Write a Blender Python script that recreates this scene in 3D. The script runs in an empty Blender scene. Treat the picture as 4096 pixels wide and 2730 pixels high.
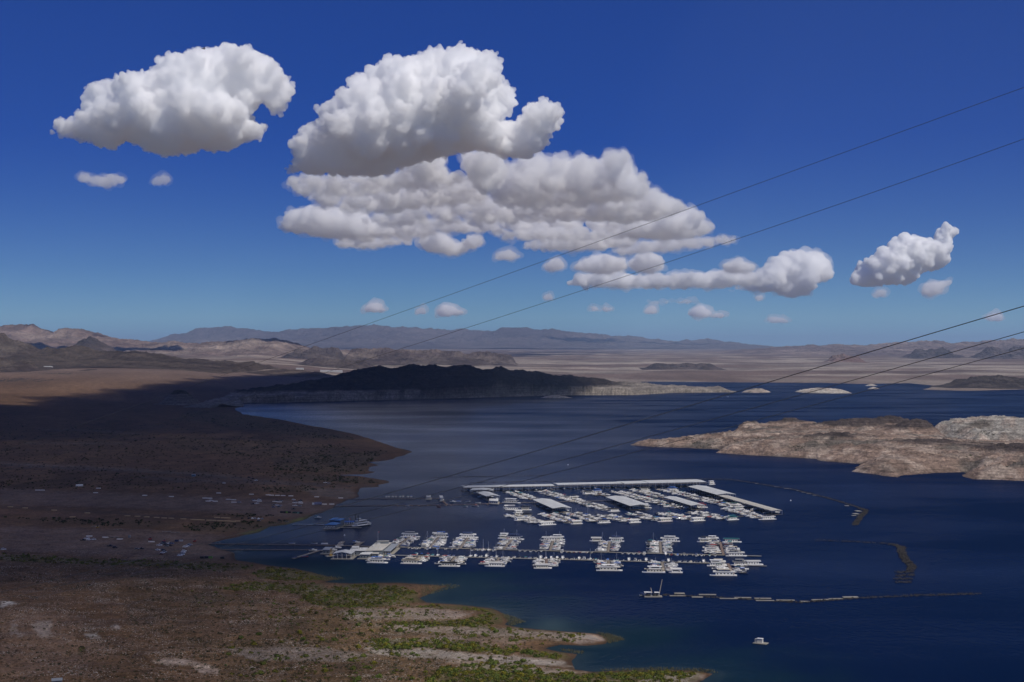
import bpy, bmesh, math, random
import numpy as np
from mathutils import Vector, Matrix

S = bpy.context.scene
COL = S.collection
F = 5689.0            # focal length in photograph pixels (50 mm on 36 mm, 4096 px wide)
HC = 193.0            # camera height above the lake
YH = 1400.0           # photograph row of eye level
PITCH = math.atan((YH - 1365.0) / F)

# ------------------------------------------------------------------ camera, sky, sun, exposure
cam = bpy.data.cameras.new('camera')
cam_o = bpy.data.objects.new('camera', cam)
COL.objects.link(cam_o)
cam.lens = 50.0
cam.sensor_width = 36.0
cam.clip_start = 1.0
cam.clip_end = 400000.0
cam_o.location = (0, 0, HC)
cam_o.rotation_euler = (math.pi / 2 + PITCH, 0, 0)
S.camera = cam_o

SUN = Vector((0.44, -0.43, 0.79)).normalized()
world = bpy.data.worlds.new('World')
S.world = world
world.use_nodes = True
wt = world.node_tree
bg = wt.nodes['Background']
sky = wt.nodes.new('ShaderNodeTexSky')
sky.sky_type = 'NISHITA'
sky.sun_disc = False
sky.sun_elevation = math.asin(SUN.z)
sky.sun_rotation = math.atan2(SUN.x, SUN.y)
sky.altitude = 500
sky.air_density = 0.3
sky.dust_density = 0.0
sky.ozone_density = 6.0
sep = wt.nodes.new('ShaderNodeSeparateColor'); sep.mode = 'HSV'
com = wt.nodes.new('ShaderNodeCombineColor'); com.mode = 'HSV'
sat = wt.nodes.new('ShaderNodeMapRange')      # the photograph's polarised, deeper blue: saturation and hue graded with the sky's own purity
for i_, v_ in enumerate((0.665, 0.78, 0.64, 0.945)): sat.inputs[i_ + 1].default_value = v_
hmul = wt.nodes.new('ShaderNodeMapRange')
for i_, v_ in enumerate((0.665, 0.78, -0.030, 0.019)): hmul.inputs[i_ + 1].default_value = v_
vpow = wt.nodes.new('ShaderNodeMath'); vpow.operation = 'POWER'; vpow.inputs[1].default_value = 0.53
vmul = wt.nodes.new('ShaderNodeMath'); vmul.operation = 'MULTIPLY'; vmul.inputs[1].default_value = 1.70
hadd = wt.nodes.new('ShaderNodeMath'); hadd.operation = 'ADD'
wt.links.new(sky.outputs[0], sep.inputs[0])
wt.links.new(sep.outputs[1], hmul.inputs[0]); wt.links.new(hmul.outputs[0], hadd.inputs[1]); wt.links.new(sep.outputs[0], hadd.inputs[0]); wt.links.new(hadd.outputs[0], com.inputs[0])
wt.links.new(sep.outputs[1], sat.inputs[0]); wt.links.new(sat.outputs[0], com.inputs[1])
wt.links.new(sep.outputs[2], vpow.inputs[0]); wt.links.new(vpow.outputs[0], vmul.inputs[0])
wt.links.new(vmul.outputs[0], com.inputs[2])
wt.links.new(com.outputs[0], bg.inputs[0])
bg.inputs[1].default_value = 0.1

sun_l = bpy.data.lights.new('sun', 'SUN')
sun_o = bpy.data.objects.new('sun', sun_l)
COL.objects.link(sun_o)
sun_l.energy = 3.4
sun_l.angle = math.radians(0.53)
sun_l.color = (1.0, 0.95, 0.87)
sun_o.rotation_euler = SUN.to_track_quat('Z', 'Y').to_euler()
sun_o.location = (0, 0, 9000)

S.view_settings.view_transform = 'Standard'
S.view_settings.look = 'None'
S.view_settings.gamma = 1.0
S.view_settings.exposure = 0.0
S.cycles.use_denoising = True
S.cycles.max_bounces = 80
S.cycles.diffuse_bounces = 3
S.cycles.glossy_bounces = 3
S.cycles.transmission_bounces = 4
S.cycles.volume_bounces = 72
S.cycles.transparent_max_bounces = 48
S.cycles.sample_clamp_indirect = 4.0
S.cycles.caustics_reflective = False
S.cycles.caustics_refractive = False

# ------------------------------------------------------------------ numeric helpers
def ray(px, py):
    u = (np.asarray(px, float) - 2048.0) / F
    v = (1365.0 - np.asarray(py, float)) / F
    c, s = math.cos(PITCH), math.sin(PITCH)
    return u, c - v * s, s + v * c

def at(px, py, z=0.0):
    """world point on the level z that the photograph shows at (px, py)"""
    dx, dy, dz = ray(px, py)
    t = (z - HC) / dz
    return np.stack([dx * t, dy * t], -1)

def project(x, y, z):
    c, s = math.cos(PITCH), math.sin(PITCH)
    zz = z - HC
    dep = np.maximum(y * c + zz * s, 1.0)
    up = -y * s + zz * c
    return 2048 + F * x / dep, 1365 - F * up / dep

_rg = np.random.default_rng(12345)
_PERM = np.concatenate([_rg.permutation(1024)] * 2).astype(np.int32)
_GR = np.stack([np.cos(np.arange(1024) / 1024 * 2 * math.pi), np.sin(np.arange(1024) / 1024 * 2 * math.pi)], 1).astype(np.float32)

def perlin(x, y, seed=0):
    x0 = np.floor(x); y0 = np.floor(y)
    fx = (x - x0).astype(np.float32); fy = (y - y0).astype(np.float32)
    ix = (x0.astype(np.int64) + seed * 131).astype(np.int32) & 1023; iy = (y0.astype(np.int64) + seed * 57).astype(np.int32) & 1023
    p0 = _PERM[ix]; p1 = _PERM[(ix + 1) & 1023]; iy1 = (iy + 1) & 1023
    def g(pp, yy, ox, oy):
        gr = _GR[_PERM[(pp + yy) & 1023]]
        return gr[..., 0] * (fx - ox) + gr[..., 1] * (fy - oy)
    sx = fx * fx * fx * (fx * (fx * 6 - 15) + 10); sy = fy * fy * fy * (fy * (fy * 6 - 15) + 10)
    a = g(p0, iy, 0, 0); a = a + (g(p1, iy, 1, 0) - a) * sx
    b = g(p0, iy1, 0, 1); b = b + (g(p1, iy1, 1, 1) - b) * sx
    return (a + (b - a) * sy) * 1.5

def fbm(x, y, seed=0, octv=4, gain=0.5):
    r = 0; a = 1.0; t = 0
    for i in range(octv):
        r = r + a * perlin(x * 2 ** i + 17.3 * i, y * 2 ** i - 9.1 * i, seed + i); t += a; a *= gain
    return r / t

def ridged(x, y, seed=0, octv=4, gain=0.5):
    r = 0; a = 1.0; t = 0
    for i in range(octv):
        r = r + a * (1 - 2 * np.abs(perlin(x * 2 ** i + 5.7 * i, y * 2 ** i + 3.3 * i, seed + i))); t += a; a *= gain
    return r / t

def sst(a, b, x):
    t = np.clip((x - a) / (b - a), 0, 1)
    return t * t * (3 - 2 * t)

def pdist(P, pts):
    """signed distance to a closed polygon, positive inside"""
    P = np.asarray(P, float)
    d = np.full(len(pts), 1e18); ins = np.zeros(len(pts), bool)
    px, py = pts[:, 0], pts[:, 1]
    for a, b in zip(P, np.roll(P, -1, 0)):
        ab = b - a
        t = np.clip(((px - a[0]) * ab[0] + (py - a[1]) * ab[1]) / max(ab @ ab, 1e-9), 0, 1)
        d = np.minimum(d, (px - a[0] - t * ab[0]) ** 2 + (py - a[1] - t * ab[1]) ** 2)
        if a[1] != b[1]:
            c = (a[1] > py) != (b[1] > py)
            ins ^= c & (px < (b[0] - a[0]) * (py - a[1]) / (b[1] - a[1]) + a[0])
    return np.where(ins, np.sqrt(d), -np.sqrt(d))

# ------------------------------------------------------------------ object helpers
def tag(o, label=None, cat=None, group=None, kind=None):
    if label: o['label'] = label
    if cat: o['category'] = cat
    if group: o['group'] = group
    if kind: o['kind'] = kind
    return o

def link(name, me, parent=None, loc=None, rz=None, mat=None):
    o = bpy.data.objects.new(name, me)
    COL.objects.link(o)
    if parent is not None: o.parent = parent
    if loc is not None: o.location = loc
    if rz is not None: o.rotation_euler = (0, 0, rz)
    if mat is not None and me is not None:
        me.materials.clear(); me.materials.append(mat)
    return o

def grid_mesh(name, X, Y, Z, cols=None):
    r, c = X.shape
    V = np.stack([X, Y, Z], -1).reshape(-1, 3).astype(np.float32)
    i = np.arange(r * c).reshape(r, c)
    q = np.stack([i[:-1, :-1], i[:-1, 1:], i[1:, 1:], i[1:, :-1]], -1).reshape(-1, 4)
    me = bpy.data.meshes.new(name)
    me.vertices.add(len(V)); me.vertices.foreach_set('co', V.ravel())
    me.loops.add(q.size); me.loops.foreach_set('vertex_index', q.ravel().astype(np.int32))
    me.polygons.add(len(q)); me.polygons.foreach_set('loop_start', np.arange(0, q.size, 4, dtype=np.int32))
    me.polygons.foreach_set('use_smooth', np.ones(len(q), bool))
    me.update(calc_edges=True)
    if cols is not None:
        at_ = me.color_attributes.new('albedo', 'FLOAT_COLOR', 'POINT')
        cc = np.ones((r * c, 4), np.float32); cc[:, :3] = cols.reshape(-1, 3)
        at_.data.foreach_set('color', cc.ravel())
    return me

# ------------------------------------------------------------------ materials
MATS = {}
def mat(name, color, rough=0.7, metal=0.0, spec=0.5, noise=0.0, nscale=3.0, bump=0.0):
    if name in MATS: return MATS[name]
    m = bpy.data.materials.new(name); m.use_nodes = True
    n, l = m.node_tree.nodes, m.node_tree.links
    b = n['Principled BSDF']
    b.inputs['Base Color'].default_value = (*color, 1)
    b.inputs['Roughness'].default_value = rough
    b.inputs['Metallic'].default_value = metal
    b.inputs['Specular IOR Level'].default_value = spec
    if noise:
        tc = n.new('ShaderNodeTexCoord'); tx = n.new('ShaderNodeTexNoise')
        tx.inputs['Scale'].default_value = nscale; tx.inputs['Detail'].default_value = 5
        oi = n.new('ShaderNodeObjectInfo')
        va = n.new('ShaderNodeVectorMath'); va.operation = 'ADD'
        l.new(tc.outputs['Object'], va.inputs[0]); l.new(oi.outputs['Random'], va.inputs[1])
        l.new(va.outputs[0], tx.inputs['Vector'])
        mr = n.new('ShaderNodeMapRange'); mr.inputs[1].default_value = 0.25; mr.inputs[2].default_value = 0.75
        mr.inputs[3].default_value = 1 - noise; mr.inputs[4].default_value = 1 + noise * 0.6
        l.new(tx.outputs['Fac'], mr.inputs[0])
        mx = n.new('ShaderNodeVectorMath'); mx.operation = 'SCALE'
        mx.inputs[0].default_value = color; l.new(mr.outputs[0], mx.inputs['Scale'])
        l.new(mx.outputs[0], b.inputs['Base Color'])
        if bump:
            bp = n.new('ShaderNodeBump'); bp.inputs['Strength'].default_value = bump; bp.inputs['Distance'].default_value = 0.1
            l.new(tx.outputs['Fac'], bp.inputs['Height']); l.new(bp.outputs[0], b.inputs['Normal'])
    MATS[name] = m
    return m

def terrain_mat(name, layers, bump=0.6, bdist=1.0, speck=None, rough=0.95, strata=0.0):
    """vertex albedo, modulated by world-space noise layers [(scale, amount, stretch)], optional pale stone speckle"""
    m = bpy.data.materials.new(name); m.use_nodes = True
    n, l = m.node_tree.nodes, m.node_tree.links
    b = n['Principled BSDF']
    b.inputs['Roughness'].default_value = rough
    b.inputs['Specular IOR Level'].default_value = 0.15
    at_ = n.new('ShaderNodeAttribute'); at_.attribute_name = 'albedo'
    geo = n.new('ShaderNodeNewGeometry')
    col = at_.outputs['Color']; hgt = None
    for sc, am, st in layers:
        mp = n.new('ShaderNodeVectorMath'); mp.operation = 'MULTIPLY'
        mp.inputs[1].default_value = (sc, sc / st, sc)
        l.new(geo.outputs['Position'], mp.inputs[0])
        tx = n.new('ShaderNodeTexNoise'); tx.inputs['Scale'].default_value = 1.0; tx.inputs['Detail'].default_value = 6
        tx.inputs['Roughness'].default_value = 0.65
        l.new(mp.outputs[0], tx.inputs['Vector'])
        mr = n.new('ShaderNodeMapRange'); mr.inputs[1].default_value = 0.3; mr.inputs[2].default_value = 0.7
        mr.inputs[3].default_value = 1 - am; mr.inputs[4].default_value = 1 + am
        l.new(tx.outputs['Fac'], mr.inputs[0])
        mx = n.new('ShaderNodeVectorMath'); mx.operation = 'SCALE'
        l.new(col, mx.inputs[0]); l.new(mr.outputs[0], mx.inputs['Scale'])
        col = mx.outputs[0]; hgt = tx.outputs['Fac']
    if strata:
        mp = n.new('ShaderNodeVectorMath'); mp.operation = 'MULTIPLY'; mp.inputs[1].default_value = (.006, .006, .42)
        l.new(geo.outputs['Position'], mp.inputs[0])
        tx = n.new('ShaderNodeTexNoise'); tx.inputs['Scale'].default_value = 1.0; tx.inputs['Detail'].default_value = 4; tx.inputs['Distortion'].default_value = .6
        l.new(mp.outputs[0], tx.inputs['Vector'])
        mr = n.new('ShaderNodeMapRange'); mr.inputs[1].default_value = 0.35; mr.inputs[2].default_value = 0.65
        mr.inputs[3].default_value = 1 - strata; mr.inputs[4].default_value = 1 + strata
        l.new(tx.outputs['Fac'], mr.inputs[0])
        mx = n.new('ShaderNodeVectorMath'); mx.operation = 'SCALE'
        l.new(col, mx.inputs[0]); l.new(mr.outputs[0], mx.inputs['Scale']); col = mx.outputs[0]
    if speck:
        sc, thr, c = speck
        mp = n.new('ShaderNodeVectorMath'); mp.operation = 'SCALE'; mp.inputs['Scale'].default_value = sc
        l.new(geo.outputs['Position'], mp.inputs[0])
        tx = n.new('ShaderNodeTexNoise'); tx.inputs['Scale'].default_value = 1.0; tx.inputs['Detail'].default_value = 3
        l.new(mp.outputs[0], tx.inputs['Vector'])
        big = n.new('ShaderNodeTexNoise'); big.inputs['Scale'].default_value = 1.0; big.inputs['Detail'].default_value = 3
        mp2 = n.new('ShaderNodeVectorMath'); mp2.operation = 'MULTIPLY'; mp2.inputs[1].default_value = (sc * .03, sc * .06, sc * .05)
        l.new(geo.outputs['Position'], mp2.inputs[0]); l.new(mp2.outputs[0], big.inputs['Vector'])
        ad = n.new('ShaderNodeMath'); ad.operation = 'MULTIPLY_ADD'; ad.inputs[1].default_value = 0.35
        l.new(big.outputs['Fac'], ad.inputs[0]); l.new(tx.outputs['Fac'], ad.inputs[2])
        al = n.new('ShaderNodeMath'); al.operation = 'MULTIPLY_ADD'; al.inputs[1].default_value = -0.0
        mr = n.new('ShaderNodeMapRange'); mr.inputs[1].default_value = thr; mr.inputs[2].default_value = thr + 0.04
        mr.inputs[4].default_value = 0.8
        l.new(ad.outputs[0], mr.inputs[0])
        mul = n.new('ShaderNodeMath'); mul.operation = 'MULTIPLY'
        l.new(mr.outputs[0], mul.inputs[0]); l.new(at_.outputs['Alpha'], mul.inputs[1])
        mixc = n.new('ShaderNodeMix'); mixc.data_type = 'RGBA'
        l.new(mul.outputs[0], mixc.inputs[0]); l.new(col, mixc.inputs[6]); mixc.inputs[7].default_value = (*c, 1)
        col = mixc.outputs[2]
    l.new(col, b.inputs['Base Color'])
    if bump:
        bp = n.new('ShaderNodeBump'); bp.inputs['Strength'].default_value = bump; bp.inputs['Distance'].default_value = bdist
        l.new(hgt, bp.inputs['Height']); l.new(bp.outputs[0], b.inputs['Normal'])
    return m

# ------------------------------------------------------------------ the lie of the land
SHORE_PX = [(5200,3100),(3500,3000),(2950,2850),(2770,2775),(2796,2728),(2857,2696),(2796,2683),(2620,2679),(2456,2682),(2374,2687),(2296,2679),
 (2286,2645),(2313,2618),(2204,2601),(2184,2594),(2238,2580),(2347,2584),(2422,2577),(2442,2556),(2388,2536),(2252,2526),(2082,2512),
 (2021,2499),(2041,2485),(2021,2458),(1966,2434),(1844,2420),(1708,2410),(1681,2393),(1742,2363),(1803,2345),(1735,2339),(1592,2332),
 (1400,2334),(1294,2330),(1364,2315),(1269,2296),(1179,2273),(1084,2264),(1020,2251),(943,2241),(937,2226),(931,2210),(892,2197),
 (867,2188),(835,2178),(892,2162),(956,2146),(1045,2130),(1077,2108),(1147,2102),(1211,2083),(1243,2067),(1326,2035),(1345,2022),
 (1390,2003),(1441,1987),(1432,1959),(1439,1952),(1514,1949),(1510,1942),(1568,1928),(1507,1916),(1439,1906),(1354,1901),(1456,1898),
 (1507,1889),(1473,1886),(1476,1870),(1517,1862),(1473,1850),(1553,1842),(1633,1817),(1647,1806),(1589,1791),(1481,1755),(1373,1726),
 (1228,1701),(1120,1679),(975,1658),(939,1636),(975,1625),(932,1613),(1100,1612),(1400,1605),(1700,1598),(1900,1592),(2100,1586),
 (2300,1582),(2544,1581),(2682,1573),(2934,1570),(2960,1566),(2880,1562),(2760,1553),(2620,1541),(2552,1527),(2758,1529),(2987,1531),
 (3292,1533),(3445,1537),(3636,1534),(3750,1545),(3682,1560),(3872,1565),(4096,1558),(4500,1556)]
_s = np.array(SHORE_PX, float)
SHORE = np.concatenate([at(_s[:, 0], _s[:, 1]),
    np.array([(8000, 7600), (30000, 9000), (120000, 30000), (120000, 120000), (-120000, 120000), (-120000, -6000), (6000, -6000), (6000, 300)])])

def poly_px(pts):
    return np.array(pts, float)

def land_d(x, y):
    p = np.stack([np.ravel(x), np.ravel(y)], 1)
    d = pdist(SHORE, p).reshape(np.shape(x))
    r = np.hypot(x, y)
    return d + fbm(x / 45, y / 45, 3, 4) * np.clip(r / 300, 2.5, 14)

def ground_z(x, y, d=None):
    if d is None: d = land_d(x, y)
    r = np.hypot(x, y)
    dp = np.maximum(d, 0)
    z = 0.028 * np.minimum(dp, 260) + 0.014 * np.clip(dp - 260, 0, 1500) + 0.0055 * np.maximum(dp - 1760, 0)
    z = np.where(d < 0, np.maximum(-0.06 * -d, -14), z)
    lw = sst(5, 90, d)
    fore = sst(1900, 1150, r)
    # low stony ridges running out into the spits, washes between them
    z = z + lw * fore * (4.0 * fbm(x / 110 + 3, y / 42, 21, 4) + 1.2 * ridged(x / 30, y / 17, 5, 3))
    z = z + sst(4, 40, d) * fore * (.9 * ridged(x / 13, y / 11, 6, 4) + .35 * fbm(x / 4.5, y / 4.5, 8, 2))
    z = z + lw * (1 - fore) * sst(9000, 2500, r) * (2.2 * fbm(x / 160, y / 220, 31, 4))
    z = z + sst(250, 1500, d) * sst(5500, 9500, r) * (16 * ridged(x / 1500, y / 1500, 41, 5) + 8 * fbm(x / 500, y / 700, 43, 4)) * sst(60000, 30000, r)
    z = z + 58 * sst(3600, 6600, r) * sst(-500, -1500, x + .06 * r) * sst(100, 900, d) * sst(30000, 12000, r)
    tw = sst(.8, 3, z) * sst(6000, 2500, r)
    zz = z / 2.3 + .5 * fbm(x / 120, y / 120, 19, 2)
    z = z + tw * 1.15 * (np.floor(zz) + sst(.15, .9, zz - np.floor(zz)) - zz)
    # washes cut across them
    z = z - lw * sst(1900, 900, r) * 2.2 * sst(.62, .95, ridged(x / 130 + .5 * fbm(x / 60, y / 60, 12, 2), y / 150, 27, 2))
    # slope under the viewpoint
    z = z + np.maximum(0, 690 - r) * 0.24 * sst(-50, 200, d + (690 - r))
    return z

GR = {}
def gz(x, y):
    """height of the built ground sheet, read off its grid"""
    x, y = np.asarray(x, float), np.asarray(y, float)
    r, t, Z, D = GR['r'], GR['t'], GR['Z'], GR['D']
    i = np.clip(np.interp(y, r, np.arange(len(r))), 0, len(r) - 1.001)
    j = np.clip((x / np.maximum(y, 1) - t[0]) / (t[1] - t[0]), 0, len(t) - 1.001)
    i0 = i.astype(int); j0 = j.astype(int); fi = i - i0; fj = j - j0
    return (Z[i0, j0] * (1 - fj) + Z[i0, j0 + 1] * fj) * (1 - fi) + (Z[i0 + 1, j0] * (1 - fj) + Z[i0 + 1, j0 + 1] * fj) * fi

def ground_hit(px, py):
    """point of the ground sheet seen at a pixel: bisection along the ray"""
    dx, dy, dz = ray(np.atleast_1d(px), np.atleast_1d(py))
    lo = np.full(dx.shape, 400.0); hi = np.minimum((HC - 0.0) / np.maximum(-dz, 1e-5), 30000.0)
    for _ in range(26):
        mid = (lo + hi) / 2
        below = HC + dz * mid < np.maximum(gz(dx * mid, dy * mid), 0)
        hi = np.where(below, mid, hi); lo = np.where(below, lo, mid)
    x, y = dx * hi, dy * hi
    return np.stack([x, y, np.maximum(gz(x, y), 0)], -1)

# ---- regions of the ground traced in the photograph (pixel rows and columns)
GREEN = [
 ([(0,2215),(300,2232),(620,2243),(880,2255),(1010,2262),(1015,2275),(900,2288),(600,2268),(300,2258),(0,2245)], 0.75, 0),
 ([(1000,2292),(1090,2268),(1180,2274),(1280,2298),(1350,2316),(1260,2322),(1150,2328),(1040,2312)], 1.0, 0),
 ([(860,2352),(1000,2330),(1200,2335),(1290,2333),(1290,2362),(1330,2346),(1480,2335),(1600,2345),(1660,2368),(1700,2405),(1500,2432),(1300,2432),(1230,2410),(1200,2382),(1100,2366),(950,2366)], 1.0, 0),
 ([(1480,2423),(1850,2421),(1970,2437),(2018,2468),(2020,2496),(1900,2508),(1600,2504),(1540,2494),(1700,2488),(1850,2480),(1935,2458),(1900,2443),(1700,2434)], 0.95, 0),
 ([(1900,2508),(2080,2514),(2300,2530),(2300,2536),(2080,2526),(1900,2518)], 0.7, 0),
 ([(1450,2560),(1650,2553),(1850,2563),(2000,2588),(2075,2598),(2040,2622),(1900,2612),(1700,2590),(1500,2600)], 0.95, 0),
 ([(2080,2598),(2250,2604),(2300,2640),(2200,2642),(2120,2628)], 0.8, 0),
 ([(1750,2672),(1900,2655),(2100,2650),(2200,2696),(2400,2690),(2600,2682),(2840,2690),(2760,2730),(2300,2740),(1700,2740)], 0.8, 0),
 ([(2380,2690),(2620,2681),(2830,2688),(2600,2720),(2420,2712)], 0.9, 0),
 ([(0,2230),(300,2245),(900,2290),(1000,2330),(900,2420),(500,2400),(0,2330)], 0.30, 1),
 ([(500,2400),(1000,2380),(1400,2450),(1800,2500),(1500,2560),(900,2600),(500,2520)], 0.30, 1),
 ([(700,2560),(1500,2560),(1800,2640),(1700,2735),(900,2735)], 0.36, 1),
 ([(1300,2440),(1700,2440),(2000,2520),(2350,2540),(2300,2570),(1900,2560),(1500,2540)], 0.22, 0),
 ([(0,2600),(700,2560),(900,2735),(0,2735)], 0.16, 1),
 ([(1200,2440),(1500,2420),(2000,2500),(2430,2556),(2200,2590),(2300,2670),(2800,2690),(2760,2735),(900,2735),(900,2580)], 0.11, 0),
 ([(700,2360),(1250,2400),(1500,2440),(1300,2520),(800,2460)], 0.10, 0),
 ([(300,2620),(330,2590),(345,2595),(330,2625)], 0.5, 0),
 # belts in the shaded plain beyond
 ([(750,1640),(950,1650),(1130,1690),(1300,1720),(1450,1760),(1300,1760),(1000,1720),(700,1680)], 0.55, 2),
 ([(700,1740),(1200,1760),(1400,1790),(1350,1830),(1000,1830),(650,1800)], 0.32, 2),
 ([(1080,1830),(1300,1820),(1560,1800),(1480,1850),(1460,1890),(1300,1895),(1100,1880)], 0.6, 2),
 ([(0,1700),(600,1720),(700,1830),(300,1850),(0,1820)], 0.12, 2),
 ([(1130,1890),(1350,1903),(1550,1925),(1500,1938),(1300,1930),(1100,1910)], 0.6, 2),
 ([(1050,1950),(1230,1945),(1270,1960),(1150,1975),(1060,1970)], 0.5, 2),
 ([(730,2105),(900,2090),(1080,2085),(1180,2080),(1050,2110),(900,2130),(760,2125)], 0.5, 2),
 ([(800,2060),(1000,2055),(1150,2065),(1000,2075)], 0.35, 2),
 ([(0,2070),(500,2080),(800,2100),(500,2110),(200,2090)], 0.3, 2),
 ([(0,1870),(700,1905),(600,1960),(0,1950)], 0.1, 2),
]
PALE = [  # (polygon, albedo, strength)
 ([(120,2495),(150,2488),(212,2484),(200,2515),(216,2545),(165,2548),(130,2520)], (.55,.50,.44), .9),
 ([(45,2490),(58,2492),(70,2530),(105,2550),(70,2545),(35,2525)], (.50,.45,.40), .8),
 ([(340,2540),(395,2530),(402,2555),(365,2553)], (.52,.48,.43), .9),
 ([(0,2408),(30,2405),(72,2416),(40,2424),(0,2428)], (.50,.47,.43), .9),
 ([(440,2505),(470,2500),(475,2514),(440,2513)], (.48,.44,.40), .8),
 ([(605,2640),(690,2634),(760,2640),(830,2660),(880,2680),(870,2694),(800,2690),(760,2662),(690,2660),(610,2652)], (.46,.36,.29), .9),
 ([(1700,2540),(1900,2545),(2150,2560),(2050,2580),(1800,2575),(1650,2560)], (0.261,0.201,0.171), 0.43),
 ([(1350,2440),(1700,2432),(1900,2450),(1850,2475),(1650,2480),(1400,2480)], (0.301,0.245,0.210), 0.58),
 ([(1500,2500),(2000,2512),(2400,2540),(2430,2565),(2330,2578),(2200,2560),(1900,2540),(1600,2530)], (0.332,0.271,0.236), 0.61),
 ([(2290,2534),(2390,2540),(2400,2560),(2300,2552)], (0.421,0.301,0.210), 0.58),
 ([(1450,2590),(1700,2595),(1950,2620),(2250,2640),(2295,2670),(2100,2660),(1800,2640),(1500,2620)], (0.401,0.361,0.321), 0.65),
 ([(1750,2640),(2000,2655),(2280,2680),(2350,2690),(2200,2700),(1900,2680)], (0.441,0.361,0.281), 0.50),
 ([(900,2590),(1300,2590),(1500,2620),(1400,2650),(1000,2640)], (0.301,0.261,0.236), 0.43),
 ([(2600,2695),(2800,2690),(2830,2705),(2760,2735),(2550,2735)], (0.332,0.261,0.221), 0.58),
 ([(0,2440),(260,2440),(330,2480),(300,2560),(500,2600),(300,2680),(0,2720)], (.20,.125,.08), .7),
 # graded lots, tracks and ramps on the plain
 ([(0,1850),(350,1866),(700,1886),(930,1902),(930,1907),(700,1894),(350,1874),(0,1858)], (0.216,0.173,0.144), .8),
 ([(0,1957),(600,1975),(1000,1990),(1000,1994),(600,1980),(0,1963)], (0.194,0.144,0.115), .7),
 ([(0,2022),(500,2050),(900,2078),(900,2086),(500,2060),(0,2032)], (0.065,0.047,0.037), .8),
 ([(0,2040),(400,2058),(400,2072),(0,2056)], (0.166,0.094,0.065), .6),
 ([(0,2118),(350,2128),(700,2142),(700,2147),(350,2135),(0,2125)], (0.194,0.137,0.108), .7),
 ([(0,2150),(330,2160),(600,2172),(600,2176),(330,2166),(0,2156)], (0.187,0.133,0.108), .6),
 ([(150,1716),(420,1722),(560,1735),(560,1738),(400,1727),(150,1720)], (0.202,0.166,0.144), .5),
 ([(100,1800),(350,1806),(350,1810),(100,1804)], (0.058,0.043,0.036), .6),
 ([(0,1855),(700,1888),(1250,1932),(1510,1944),(1514,1950),(1250,1945),(700,1900),(0,1866)], (0.065,0.061,0.061), .8),
 ([(500,1900),(1200,1935),(1230,1945),(700,1930)], (0.079,0.072,0.072), .6),
 ([(0,1960),(700,1985),(1400,2010),(1330,2040),(1150,2075),(900,2050),(400,2030),(0,2020)], (0.155,0.115,0.097), .7),
 ([(0,2105),(600,2120),(900,2140),(860,2180),(930,2210),(930,2240),(600,2235),(0,2205)], (0.155,0.112,0.094), .7),
 ([(1200,1950),(1400,1955),(1440,1985),(1380,2000),(1250,1985)], (0.158,0.137,0.119), .6),
 ([(100,1770),(500,1775),(520,1778),(100,1775)], (0.202,0.173,0.151), .6),
 ([(950,2135),(1050,2110),(1140,2095),(1190,2075),(1230,2082),(1150,2106),(1080,2120),(1000,2145)], (0.122,0.144,0.043), .8),
 ([(1170,2080),(1235,2062),(1245,2075),(1190,2090)], (0.158,0.187,0.050), .8),
]

def paint(px, py, base, x, y):
    """albedo of the ground sheet (rows x 3)"""
    c = base.copy()
    wob = np.stack([fbm(x / 14, y / 20, 71, 3), fbm(x / 14, y / 20, 77, 3)], 1)
    for pts, col, st in PALE:
        P = poly_px(pts); lo = P.min(0) - 40; hi = P.max(0) + 40
        m = (px > lo[0]) & (px < hi[0]) & (py > lo[1]) & (py < hi[1])
        if not m.any(): continue
        q = np.stack([px[m] + wob[m, 0] * 22, py[m] + wob[m, 1] * 8], 1)
        w = sst(-6, 9, pdist(P, q) + 9 * fbm(x[m] / 6, y[m] / 6, 79, 3)) * st * (.55 + .45 * sst(-.3, .2, fbm(x[m] / 9, y[m] / 5, 81, 3)))
        c[m] = c[m] * (1 - w[:, None]) + np.array(col) * w[:, None]
    for pts, dens, hue in GREEN:
        P = poly_px(pts); lo = P.min(0) - 40; hi = P.max(0) + 40
        m = (px > lo[0]) & (px < hi[0]) & (py > lo[1]) & (py < hi[1])
        if not m.any(): continue
        q = np.stack([px[m] + wob[m, 0] * 26, py[m] + wob[m, 1] * 9], 1)
        w = sst(-4, 8, pdist(P, q)) * dens * (0.55 if hue != 1 else 0.3)
        g = np.array([(.055, .065, .02), (.10, .088, .055), (.05, .055, .03)][hue])
        c[m] = c[m] * (1 - w[:, None]) + g * w[:, None]
    return c

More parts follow.
